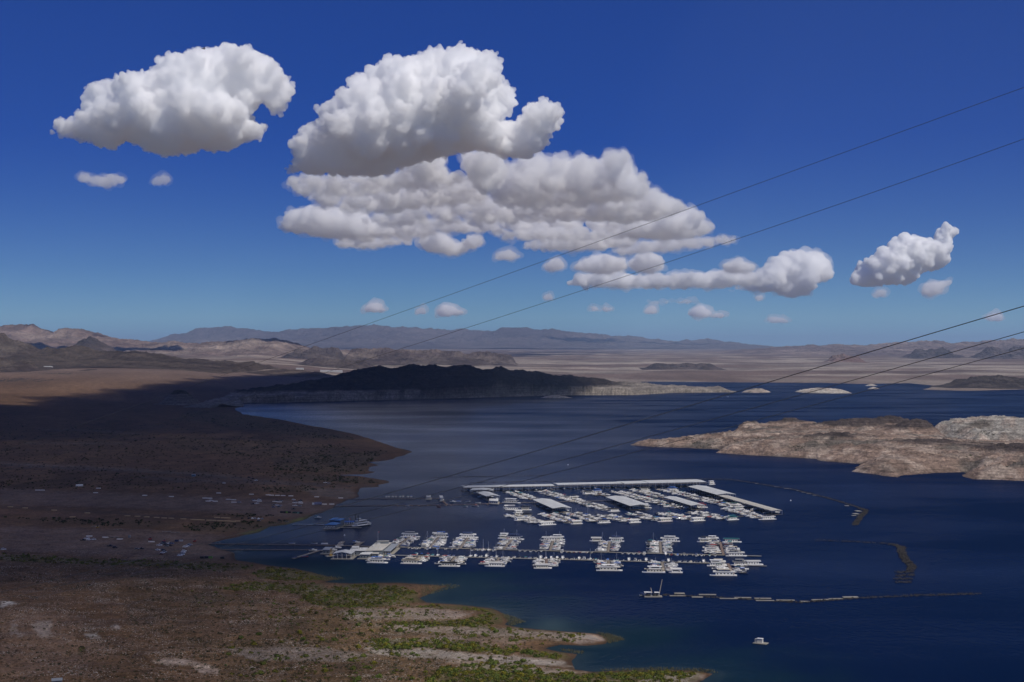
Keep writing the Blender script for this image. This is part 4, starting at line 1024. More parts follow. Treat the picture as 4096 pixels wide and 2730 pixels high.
def houseboat(rng, loc, rz, where, group, L=18.0, style=None, fine=True, trim=None):
    q = round(L); B = 4.8; st = style if style is not None else int(rng.integers(4))
    c = trim or pick(rng, BEIGE, NAVY, BLUE, WHITE, WHITE, GREYC, BLACK)
    x0, x1 = -q * .36, q * .30
    hull = ('hull', M_(('hh', q), lambda: MB().prism([(-q / 2, -B / 2), (q * .40, -B / 2), (q / 2, -B * .32), (q / 2, B * .32), (q * .40, B / 2), (-q / 2, B / 2)], -.15, .62, 1.0).mesh('hull', WHITE)))
    band = ('rub_rail', M_(('hr', q), lambda: MB().box(-q / 2 - .05, q * .40, -B / 2 - .05, B / 2 + .05, .3, .42).mesh('rub_rail', GREYC)), c if c is not WHITE else None)
    cab = MB().loft([[(x, -B * .44, .62), (x, B * .44, .62), (x + s, B * .44, 3.0), (x + s, -B * .44, 3.0)] for x, s in ((x0, 0), (x1, -.6))])
    cabin = ['cabin', M_(('hc', q), lambda: cab.mesh('cabin', WHITE)), pick(rng, None, None, CREAM), []]
    if fine:
        nW = 5; wm = M_('hw', lambda: MB().box(-.62, .62, -.03, .03, -.42, .42).mesh('window', GLASS))
        for sd in (-1, 1):
            for i in range(nW):
                cabin[3].append(('window', wm, None, (), ))
        door = M_('hd', lambda: MB().box(-.03, .03, -.5, .5, -1.0, 1.0).mesh('door', GLASS))
        cabin[3].append(('door', door))
    else:
        cabin[3].append(('window', M_(('hwb', q), lambda: MB().box(x0 + q * .05, x1 - q * .09, -B * .44 - .03, B * .44 + .03, 1.65, 2.35).mesh('window', GLASS))))
    roof = ('upper_deck', M_(('hu', q), lambda: MB().box(-q * .46, q * .40, -B * .49, B * .49, 3.0, 3.18).mesh('upper_deck', WHITE)), pick(rng, None, None, GREYW, BEIGE, GREYC))
    rail = ('railing', M_(('hg', q), lambda: MB().box(-q * .45, q * .38, -B * .48, -B * .47, 3.18, 3.95).box(-q * .45, q * .38, B * .47, B * .48, 3.18, 3.95).box(q * .37, q * .38, -B * .47, B * .47, 3.18, 3.95).mesh('railing', WHITE)), c if rng.random() < .4 else None)
    parts = [hull, band, tuple(cabin), roof]
    word = 'white houseboat'
    if st in (0, 1, 3): parts.append(rail)
    if st in (0, 3):
        cn = MB().box(-q * .30, q * .22, -B * .46, B * .46, 5.35, 5.5, .2, .15)
        for x in (-q * .27, -q * .04, q * .19):
            for y in (-B * .43, B * .43): cn.box(x - .12, x + .12, y - .05, y + .05, 3.18, 5.35)
        parts.append(('canopy', M_(('hcan', q), lambda: cn.mesh('canopy', WHITE)), c)); word += ' with %s flat roof canopy' % colour_word(c)
    if st == 2:
        parts.append(('upper_cabin', M_(('h2', q), lambda: MB().loft([[(x, -B * .4, 3.18), (x, B * .4, 3.18), (x + s, B * .4, 5.3), (x + s, -B * .4, 5.3)] for x, s in ((-q * .3, 0), (q * .22, -.7))]).mesh('upper_cabin', WHITE)), None,
            [('window', M_(('h2w', q), lambda: MB().box(-q * .24, q * .1, -B * .4 - .03, B * .4 + .03, 4.1, 4.75).mesh('window', GLASS))),
             ('roof', M_(('h2r', q), lambda: MB().box(-q * .36, q * .27, -B * .47, B * .47, 5.3, 5.48, .15, .1).mesh('roof', WHITE)))]))
        word = 'two storey white houseboat'
    if st == 1: word += ' with open top deck'
    if st in (0, 1):
        parts.append(('slide', M_(('hs', q), lambda: MB().loft([[(x, -.9, z), (x, -.2, z), (x, -.2, z + .25), (x, -.9, z + .25)] for x, z in ((-q * .40, 4.2), (-q * .46, 3.4), (-q * .54, .9), (-q * .57, .6))]).mesh('slide', WHITE)), pick(rng, None, BLUE, NAVY)))
    root = build('houseboat', loc, rz, word + where, 'houseboat', group, parts)
    if fine:
        for ch in root.children:
            if not ch.name.startswith('cabin'): continue
            ws = [w for w in ch.children if w.name.startswith('window')]
            for i, w in enumerate(ws):
                sd = -1 if i < nW else 1; t = (i % nW) / (nW - 1)
                w.location = (x0 + 1.4 + t * (x1 - x0 - 3.2), sd * (B * .44 + .005), 2.0)
                if (i + q) % 5 == 2: w.scale = (.7, 1, 1.5); w.location.z = 1.75
            for w in ch.children:
                if w.name.startswith('door'): w.location = (x0 - .005, 0, 1.65)
    return root

# ------------------------------------------------------------------ docks
ORD = ['first', 'second', 'third', 'fourth', 'fifth', 'sixth', 'seventh', 'eighth', 'ninth', 'tenth'] + ['%d%s' % (k, {1: 'st', 2: 'nd', 3: 'rd'}.get(k % 10 if k // 10 != 1 else 0, 'th')) for k in range(11, 200)]
def P3(px, py, z=0.0): q = at(px, py, z); return Vector((float(q[0]), float(q[1]), z))
def ang(a, b): return math.atan2(b.y - a.y, b.x - a.x)
def dock(a, b, w, label, m=None, fingers=(), name='dock', group='docks'):
    """floating walkway from a to b; fingers: (distance along, signed length, width)"""
    a, b = Vector((a.x, a.y, 0)), Vector((b.x, b.y, 0)); L = (b - a).length
    m = m or DECKM
    root = empty(name, a, ang(a, b), label, 'dock', group)
    link('deck', MB().box(0, L, -w / 2, w / 2, .42, .55).mesh('deck', m), root)
    fl = MB(); k = max(2, int(L / 7))
    for i in range(k): fl.box(L * (i + .08) / k, L * (i + .92) / k, -w / 2 + .1, w / 2 - .1, -.3, .42)
    link('float', fl.mesh('float', FLOATM), root)
    for d, ln, fw in fingers:
        me = M_(('fing', round(abs(ln)), fw, m.name), lambda: MB().box(-fw / 2, fw / 2, 0, round(abs(ln)), .36, .5).box(-fw / 2 + .1, fw / 2 - .1, .5, round(abs(ln)) - .3, -.3, .36).mesh('finger', m))
        f = link('finger', me, root); f.location = (d, math.copysign(w / 2 + .01, ln), 0)
        if ln < 0: f.rotation_euler = (0, 0, math.pi)
    return root

def pier(base, end, where, seed, nL=None, nR=None, big=(), sp=4.4, lens=(7, 11), sails=0, mix=(.55, .35, .1), end_boat=None, w=2.4, gapL=0, gapR=0, deckm=None, group=None, endlen=19, fine=True, estyle=None, etrim=None, label=None, hb=()):
    """a finger pier with boats nosed in on both sides; houseboats lie across or beside its end"""
    rng = np.random.default_rng(seed)
    a, b = P3(*base), P3(*end); L = (b - a).length; th = ang(a, b)
    u = (b - a).normalized(); nrm = Vector((-u.y, u.x, 0))       # left of the walking direction
    group = group or 'boats at the ' + where
    fing = []
    for sd, n, g0 in ((1, nL, gapL), (-1, nR, gapR)):
        n = n if n is not None else int((L - 5) / sp)
        for k in range(n):
            d = 4 + g0 + (k + .5) * sp
            if d > L: break
            hbk = [h for h in hb if h[0] == sd and h[1] == k]
            q = rng.random(); ln = rng.uniform(*lens)
            if k % 2 == 0: fing.append((d - sp / 2, sd * max(5, ln * .7), .6))
            bow_in = rng.random() < .6
            off = w / 2 + ln / 2 + .5
            pos = a + u * d + nrm * (sd * off)
            rz = math.atan2(nrm.y * sd, nrm.x * sd) + (math.pi if bow_in else 0) + rng.normal(0, .02)
            # where along the pier, seen in the picture
            wl = ', %s out, %s side, %s' % (ORD[k], 'left' if (nrm * sd).x < 0 else 'right', where)
            if hbk:
                hl = hbk[0][2]; pos = a + u * d + nrm * (sd * (w / 2 + hl / 2 + .5))
                houseboat(rng, pos, rz, wl, group, hl, fine=fine); continue
            if q < mix[0]: cruiser(rng, pos, rz, wl, group, max(ln, 8))
            elif q < mix[0] + mix[1]: speedboat(rng, pos, rz, wl, group, min(ln, 8))
            else: pontoon(rng, pos, rz, wl, group, min(ln, 9))
        for k in range(sails):
            if (k + (sd > 0)) % 2: continue
            d = L * rng.uniform(.3, .95); pos = a + u * d + nrm * (sd * (w / 2 + 5))
            sailboat(rng, pos, math.atan2(nrm.y * sd, nrm.x * sd), ', %s side, %s%s' % ('left' if (nrm * sd).x < 0 else 'right', where, ('', ', nearer the end')[k // 2 % 2]), group, 9, rng.uniform(10, 14))
    dock(a, b, w, label or 'narrow floating pier, %s' % where, deckm or DECKM, fing, 'pier', 'finger piers')
    for j, (sx, sy, hl, stl) in enumerate(big):
        pos = b + u * sy + nrm * sx
        houseboat(rng, pos, th - math.pi / 2 + (math.pi if rng.random() < .4 else 0), ' at %s%s' % (where.replace('pier', 'pier end').replace('row', 'row end'), ('', ', second', ', third')[j]), group, hl, stl, fine, etrim if j == 0 else None)
    return a, b, u, nrm

def berth_row(a, b, dists, side, where, seed, lens=(5.5, 7.5), w=3, sails=(), off0=.8, group=None, covers=.5):
    """boats nosed in along a walkway from a to b at the given distances"""
    rng = np.random.default_rng(seed); u = (b - a).normalized(); nrm = Vector((-u.y, u.x, 0)) * side
    for k, d in enumerate(dists):
        ln = rng.uniform(*lens); pos = a + u * d + nrm * (w / 2 + off0 + ln / 2); rz = math.atan2(nrm.y, nrm.x) + (math.pi if rng.random() < .5 else 0)
        wl = ', %s berth from left, %s' % (ORD[k], where)
        if k in sails: sailboat(rng, pos, rz, wl, group, 8.5, rng.uniform(9, 13))
        elif rng.random() < .3: cruiser(rng, pos, rz, wl, group, 8)
        else: speedboat(rng, pos, rz, wl, group, ln)

def covered(FL, FR, NR, NL, z, label, seed, ridge_h=.9, panels=3, posts=True, roofm=None, boats=0, group='covered slips', boat_len=(8, 11), name='covered_slip', short='shed'):
    """open boat shed: gable roof on posts over a walkway, boats in the shade"""
    rng = np.random.default_rng(seed)
    q = [P3(*p, z) for p in (FL, FR, NR, NL)]
    f = (q[0] + q[1]) / 2; nn = (q[3] + q[2]) / 2
    # f: far middle, nn: near middle
    ax = (nn - f); ax.z = 0; L = ax.length; u = ax.normalized(); v = Vector((-u.y, u.x, 0))
    W = abs((q[1] - q[0]).dot(v)) * .5 + abs((q[2] - q[3]).dot(v)) * .5
    th = math.atan2(u.y, u.x)
    root = empty(name, (f.x, f.y, 0), th, label, 'boat shed', group)
    panels = max(panels, round(L / 10))
    for i in range(panels):
        xa, xb = L * i / panels + .06, L * (i + 1) / panels - .06
        for sd in (-1, 1):
            ya = sd * W / 2
            mb = MB().add([(xa, ya, z), (xb, ya, z), (xb, sd * .02, z + ridge_h), (xa, sd * .02, z + ridge_h), (xa, ya, z + .2), (xb, ya, z + .2), (xb, sd * .02, z + ridge_h + .2), (xa, sd * .02, z + ridge_h + .2)],
                          [(3, 2, 1, 0), (4, 5, 6, 7), (0, 1, 5, 4), (1, 2, 6, 5), (2, 3, 7, 6), (3, 0, 4, 7)])
            link('roof_panel', mb.mesh('roof_panel', roofm or ROOFM), root)
    np_ = max(3, int(L / 9))
    pm = M_(('post', round(z, 1)), lambda: MB().box(-.12, .12, -.12, .12, .5, z).mesh('post', METAL))
    for i in range(np_ + 1):
        for sd in (-1, 1):
            o = link('post', pm, root); o.location = (.5 + (L - 1) * i / np_, sd * (W / 2 - .5), 0)
    link('walkway', MB().box(0, L, -1.4, 1.4, .4, .55).mesh('walkway', DECKM), root)
    tr = MB()
    for i in range(np_ + 1): x = .5 + (L - 1) * i / np_; tr.box(x - .1, x + .1, -W / 2 + .5, W / 2 - .5, z - .35, z - .15)
    link('roof_beam', tr.mesh('roof_beam', METAL), root)
    fm = M_(('cfing', round(W)), lambda: MB().box(-.5, .5, 1.42, W / 2 - .3, .36, .5).box(-.5, .5, -W / 2 + .3, -1.42, .36, .5).mesh('finger', DECKM))
    for i in range(np_ + 1):
        o = link('finger', fm, root); o.location = (.5 + (L - 1) * i / np_, 0, 0)
    for k in range(boats):
        x = 2.5 + (L - 5) * (k // 2 + .5) / max(1, (boats + 1) // 2); sd = 1 if k % 2 else -1
        ln = rng.uniform(*boat_len); p = Vector((f.x, f.y, 0)) + u * x + v * (sd * (1.8 + ln / 2))
        cruiser(rng, p, th + sd * math.pi / 2, ', %s berth, %s side, inside %s' % (ORD[k // 2], 'left' if (v * sd).x < 0 else 'right', short), 'boats in the covered slips', ln) if rng.random() < .6 else \
        speedboat(rng, p, th + sd * math.pi / 2, ', %s berth, %s side, inside %s' % (ORD[k // 2], 'left' if (v * sd).x < 0 else 'right', short), 'boats in the covered slips', 7)
    return root

# ------------------------------------------------------------------ the near marina
A0, A1 = P3(1600, 2191), P3(3046, 2227)      # back walkway
B0, B1 = P3(1480, 2221), P3(2905, 2257)      # front walkway
def on(a, b, px):
    """point of the walkway a-b that shows in column px"""
    lo, hi = 0.0, 1.0
    for _ in range(40):
        m = (lo + hi) / 2; p = a + (b - a) * m
        if project(p.x, p.y, 0.0)[0] < px: lo = m
        else: hi = m
    return lo * (b - a).length
LA, LB = (A1 - A0).length, (B1 - B0).length
fa = [(on(A0, A1, x), -7, 1.0) for x in list(range(1640, 1720, 22)) + list(range(1790, 1850, 22)) + list(range(1905, 1990, 20)) + list(range(2085, 2175, 21)) + list(range(2250, 2385, 20)) + list(range(2490, 2590, 21)) + list(range(2680, 2860, 23))]
fb = [(on(B0, B1, x), 7, 1.0) for x in list(range(1700, 1800, 22)) + list(range(1850, 1960, 22)) + list(range(2010, 2150, 22)) + list(range(2215, 2400, 22)) + list(range(2470, 2600, 22)) + list(range(2690, 2860, 22))]
dock(A0, A1, 3.0, 'long back walkway of the near marina, ending at the right', CONC, fa)
dock(B0, B1, 3.2, 'long front walkway of the near marina, lit along its edge', CONC, fb)
g2 = 'boats along the near walkways'
berth_row(A0, A1, [on(A0, A1, x) for x in (1655,1675,1717,1726,1755,1785,1895,1916,1937,1958,1980,2082,2103,2128,2148,2168,2252)], -1, 'near marina back walkway', 901, group=g2, sails=(3, 8, 9))
berth_row(A0, A1, [on(A0, A1, x) for x in (2362,2493,2517,2538,2558,2580,2664,2687,2712,2738,2787,2807,2838,2861)], -1, 'near marina back walkway, right half', 903, group=g2)
berth_row(B0, B1, [on(B0, B1, x) for x in (1660,1682,1706,1725,1745,1773,1789,1810,1877,1897,1919,1941,1961,1981,2004,2026,2053,2072)], 1, 'near marina front walkway', 905, group=g2, sails=(4, 8, 13))
berth_row(B0, B1, [on(B0, B1, x) for x in (2098,2115,2135,2159,2180,2202,2225,2247,2267,2292,2313,2335,2358,2380,2428,2513,2540,2557,2582,2604,2650,2672,2718,2741,2763,2785,2813)], 1, 'near marina front walkway, right half', 907, group=g2, sails=(4, 12))
# row of small watercraft on the back walkway
rg = np.random.default_rng(31)
u_ = (A1 - A0).normalized(); n_ = Vector((-u_.y, u_.x, 0))
for k in range(16):
    d = on(A0, A1, 2274 + k * 5.2)
    jetski(rg, A0 + u_ * d - n_ * 3.4, math.atan2(-n_.y, -n_.x), ', %s from left in the watercraft row on the back walkway' % ORD[k], 'row of personal watercraft')
# piers behind the back walkway, left to right
bp = "near marina's %s back pier"
back = [((1585,2190),(1640,2150),dict(big=[(0,2.5,20,3)])),
        ((1718,2194),(1757,2150),dict(big=[(-1,2.5,16,0),(3,8,13,1)],sails=3,etrim=None)),
        ((1840,2197),(1873,2153),dict(big=[(0,3,20,0)],sails=1,lens=(8,13))),
        ((2013,2202),(2050,2160),dict(big=[(-2,3,19,0),(9,9,14,2)],sails=2,etrim=NAVY)),
        ((2200,2206),(2213,2165),dict(big=[(2,3,21,1),(-3,8,17,0)],sails=2)),
        ((2432,2212),(2439,2168),dict(big=[(-6,3,17,0),(14,4,13,1)],sails=3)),
        ((2645,2217),(2640,2168),dict(big=[(-9,3,22,0)],sails=3,lens=(8,13))),
        ((2895,2223),(2880,2170),dict(big=[(-12,3,19,1),(8,7,15,0),(16,1,14,0)],lens=(10,15),etrim=TEAL,deckm=DECKB,hb=[(1,2,16),(1,4,18),(-1,1,16),(-1,3,15)]))]
for i, (a, b, kw) in enumerate(back): pier(a, b, bp % ORD[i], 1000 + i, sp=5.6, **kw)
# piers in front of the front walkway
fp = "near marina's %s front pier"
front = [((1545,2223),(1500,2250),dict(big=[(3,2.5,19,0)],nL=5,etrim=BLUE)),
         ((1682,2227),(1648,2253),dict(big=[(0,3,19,3)],lens=(8,12),etrim=BEIGE)),
         ((1822,2230),(1795,2264),dict(big=[(1,3,19,1)],lens=(8,13))),
         ((1998,2235),(1972,2264),dict(big=[(2,3,18,1)],lens=(8,12),sails=2)),
         ((2186,2239),(2185,2272),dict(big=[(-3,3,16,1)],lens=(7,11),deckm=DECKB,sails=2)),
         ((2434,2245),(2437,2281),dict(big=[(0,3,23,3)],lens=(8,12),sails=2)),
         ((2648,2250),(2656,2290),dict(big=[(-9,1.5,20,2),(10,1.5,12,1)],lens=(8,12),sails=2)),
         ((2912,2257),(2935,2302),dict(big=[(-9,2,23,3)],lens=(10,15),deckm=DECKB,hb=[(-1,1,18),(-1,0,16),(1,0,15)]))]
for i, (a, b, kw) in enumerate(front): pier(a, b, fp % ORD[i], 1100 + i, sp=5.4, **kw)
# houseboats lying off the right end
houseboat(np.random.default_rng(41), P3(3010, 2260), .02, ' with blue stripes moored alone at the right end dock', 'houseboats at the right end', 19, 1, True, BLUE)
houseboat(np.random.default_rng(42), P3(2945, 2225), -.05, ' low and long at the back walkway right end', 'houseboats at the right end', 20, 3, True, BLACK)
dock(P3(2930, 2262), P3(3068, 2267), 2.4, 'short dock at the right end beside a striped houseboat', CONC)

# ------------------------------------------------------------------ the far marina
cw = 'boats in the far marina'
dock(P3(2084, 2013), P3(2424, 2005), 2.4, 'inner cross walkway of the far marina, left part', DECKM)
dock(P3(2424, 2005), P3(2840, 1996), 2.4, 'inner cross walkway of the far marina, right part', DECKM)
dock(P3(2155, 2085), P3(2500, 2077), 2.4, 'outer cross walkway of the far marina, left part', DECKM)
dock(P3(2500, 2077), P3(2975, 2067), 2.4, 'outer cross walkway of the far marina, right part', DECKM)
dock(P3(2806, 1999), P3(2890, 1996), 2.4, 'short landing at the right of the inner cross walkway', CONC)
dock(P3(1850, 1955), P3(2830, 1934), 3.0, 'long walkway under the far roofs', DECKM)
ir = "far marina's %s inner row"; orow = "far marina's %s outer row"
inner = [((2043,1969),(2126,2001),{}), ((2155,1965),(2452,2046),dict(big=[(0,2,15,1)],hb=[(1,11,13)])), ((2345,1968),(2425,1988),dict(hb=[(1,1,14),(-1,2,15)])), ((2458,1968),(2722,2036),{}),
         ((2546,1960),(2655,1995),dict(hb=[(1,0,15)])), ((2645,1958),(2925,2028),dict(big=[(2,2,19,3)],etrim=GREENC,hb=[(1,1,16)]))]
for i, (a, b, kw) in enumerate(inner): pier(a, b, ir % ORD[i], 1200 + i, sp=9.5, lens=(8, 12), mix=(.6, .32, .08), fine=False, group=cw, **kw)
outer = [((2036,2060),(2178,2100),dict(big=[(2,2.5,21,1)],hb=[(1,0,15),(1,3,16),(-1,6,14)])), ((2186,2057),(2296,2096),dict(big=[(2,2,14,1)])), ((2281,2054),(2405,2092),dict(big=[(2,2,16,3)],sails=2)),
         ((2400,2061),(2528,2091),dict(big=[(2,2,16,1)])), ((2519,2054),(2648,2086),dict(big=[(2,2.5,18,1)],etrim=PINK)), ((2638,2054),(2778,2084),dict(big=[(2,2.5,19,1)],etrim=BEIGE)),
         ((2757,2050),(2918,2080),dict(big=[(2,2.5,17,0)],etrim=TEAL)), ((2915,2036),(3055,2078),dict(big=[(3,2.5,21,0)],hb=[(1,0,15)]))]
for i, (a, b, kw) in enumerate(outer): pier(a, b, orow % ORD[i], 1300 + i, sp=7.6, lens=(8, 12), mix=(.6, .3, .1), fine=True, group=cw, **kw)
covered((1846,1945),(2210,1938.5),(2216,1944.5),(1852,1950.5), 6.5, 'long low boat shed roof at the back left', 1) if False else None
def long_shed(a_back, b_back, b_front, a_front, z, label, seed, boats, short, panels):
    """shed whose ridge runs across the view: the same builder, its axis from the left end to the right end"""
    covered(a_back, a_front, b_front, b_back, z, label, seed, .7, panels, boats=boats, short=short)
long_shed((1846,1944),(2208,1937),(2214,1944.5),(1852,1951), 6.5, 'long low white roofed boat shed at the back left', 71, 16, 'back left long shed', 5)
long_shed((2219,1934),(2474,1927.5),(2486,1935.5),(2224,1940.5), 7.0, 'long white roofed boat shed at the back, middle part', 72, 12, 'back middle shed', 4)
long_shed((2476,1927),(2569,1924),(2586,1934),(2488,1936), 7.3, 'short link of the long back boat shed roof', 73, 4, 'back link shed', 2)
long_shed((2571,1922.5),(2797,1918.5),(2816,1929),(2588,1934), 7.6, 'long white roofed boat shed at the back right', 74, 12, 'back right shed', 3)
covered((2127,1999),(2206,1998),(2288,2033.6),(2210,2034), 5.5, 'wide white gabled boat shed at the left of the far marina', 75, 1.4, 3, boats=8, short='left gabled shed')
covered((2424,1990),(2498,1986),(2604,2023.4),(2519,2024.4), 5.5, 'wide white gabled boat shed in the middle of the far marina', 76, 1.4, 3, boats=8, short='middle gabled shed')
covered((2653,1990),(2706,1987.7),(2813,2020),(2770.6,2025), 5.5, 'narrower white boat shed right of the middle', 77, 1.1, 3, boats=6, short='narrow shed')
covered((2754,1948.6),(2821.6,1943.5),(2942,1978.5),(2869,1980), 6.0, 'large white boat shed at the back right corner', 78, 1.5, 3, boats=8, short='right corner shed')
covered((2876,1985),(2910,1982),(3129,2043),(3088,2045), 5.0, 'long narrow tan roofed boat shed at the far right', 79, .7, 6, boats=10, short='far right long shed', roofm=TANR)
covered((1898,1953),(1968,1958),(1975,1964),(1874,1961), 5.5, 'small white boat shed under the back left roof', 80, 1.0, 2, boats=4, short='small back shed')
covered((1912,1972),(1948,1966.5),(2003,1984),(1942,1987), 5.5, 'square white boat shed at the left of the far marina', 81, 1.3, 2, boats=4, short='square shed')
for i, (px, py, ln, stl, lab) in enumerate([(2244,2043,19,0,' across the left gabled shed end'), (2580,2033,16,2,' across the middle gabled shed end'), (2545,2037,12,1,' beside the middle gabled shed end'),
        (2806,2031,15,3,' at the near end of the narrow shed'), (2846,1939,12,2,' beyond the back right shed'),
        (2046,2012,24,2,' lying left of the far marina, largest there'), (2052,2040,19,3,' below the large one left of the far marina'), (2103,2041,14,3,' with dark canopy left of the far marina'), (2040,2034,15,1,' third of the group left of the far marina')]):
    houseboat(np.random.default_rng(500 + i), P3(px, py), [.02, 0, .05, 0, .5, -.35, 0, 0, .05][i], lab, 'houseboats at the shed ends', ln, stl, True, [None, None, None, RED, None, WHITE, NAVY, BLACK, None][i])

# ------------------------------------------------------------------ launching docks at the left
dk = 'launching docks'
dock(P3(1372, 1998), P3(1756, 1996), 2.6, 'upper launching dock running out from the gravel beach', DECKB, group=dk)
fl = [(on(P3(1330, 2027), P3(1790, 2022), x), -8, 1.6) for x in (1590, 1622, 1648, 1675, 1710, 1752, 1785)]
dock(P3(1330, 2027), P3(1790, 2022), 2.6, 'lower launching dock with short fingers', DECKB, fl, group=dk)
fl = [(on(P3(1790, 2022), P3(2010, 2015), x), -8, 1.6) for x in (1800, 1855, 1900, 1945)]
dock(P3(1790, 2022), P3(2010, 2015), 2.6, 'right extension of the lower launching dock', DECKB, fl, group=dk)
dock(P3(1756, 1996), P3(1790, 2021), 2.6, 'slanting link between the two launching docks', DECKB, group=dk)
dock(P3(835, 2178), P3(1356, 2184), 2.6, 'long thin dock from the shore, upper of two', DECKB, group=dk)
dock(P3(880, 2201), P3(1290, 2202), 2.6, 'long thin dock from the shore, lower of two', DECKB, group=dk)
dock(P3(1172, 2237), P3(1285, 2202), 3.2, 'slanting dock arm at the lower left of the fuel station', DECKM, group=dk)
dock(P3(1351, 2190), P3(1370, 2168), 5.0, 'short wide landing behind the grey shed', DECKM, group=dk)
dock(P3(1415, 2190), P3(1448, 2170), 5.5, 'short wide landing behind the white annex', DECKM, group=dk)
dock(P3(1355, 2184), P3(1600, 2192), 3.0, 'walkway behind the dock buildings', DECKM, group=dk)
rg = np.random.default_rng(77)
lb = 'boats at the launching docks'
for k, (px, py, rz, typ) in enumerate([(1545,1990,1.5,'p'),(1556,1990,1.6,'p'),(1571,1990,1.5,'p'),(1584,1990,1.6,'p'),(1600,1990,1.5,'p'),(1613,1990,1.6,'p'),(1632,1990,1.5,'p'),(1645,1990,1.5,'p'),
        (1630,2026,-.6,'s'),(1756,2030,-.7,'s'),(1764,2001,.1,'c'),(1812,2010,.0,'c'),(1835,2008,.1,'s'),(1862,2028,-.6,'s'),(1872,2008,.2,'s'),(1898,2026,-.5,'s'),(1906,2027,-.5,'s'),(1912,2014,.1,'s'),
        (1168,2176,.05,'s'),(1257,2176,.0,'s'),(1298,2178,.0,'p'),(1252,2205,.4,'c'),(1180,2234,.5,'s'),(1220,2229,.4,'s'),(1361,2184,.1,'s'),(1424,2174,.5,'c'),(1332,2204,.1,'c'),(1350,2195,.3,'c'),(1362,2174,1.2,'s'),
        (1700,2035,0,'s') if False else (1281,2204,.3,'s')]):
    wl = ', %s from left among the launching dock boats' % ORD[k]
    {'p': pontoon, 's': speedboat, 'c': cruiser}[typ](rg, P3(px, py), rz, wl, lb, {'p': 7, 's': 6.5, 'c': 8}[typ])

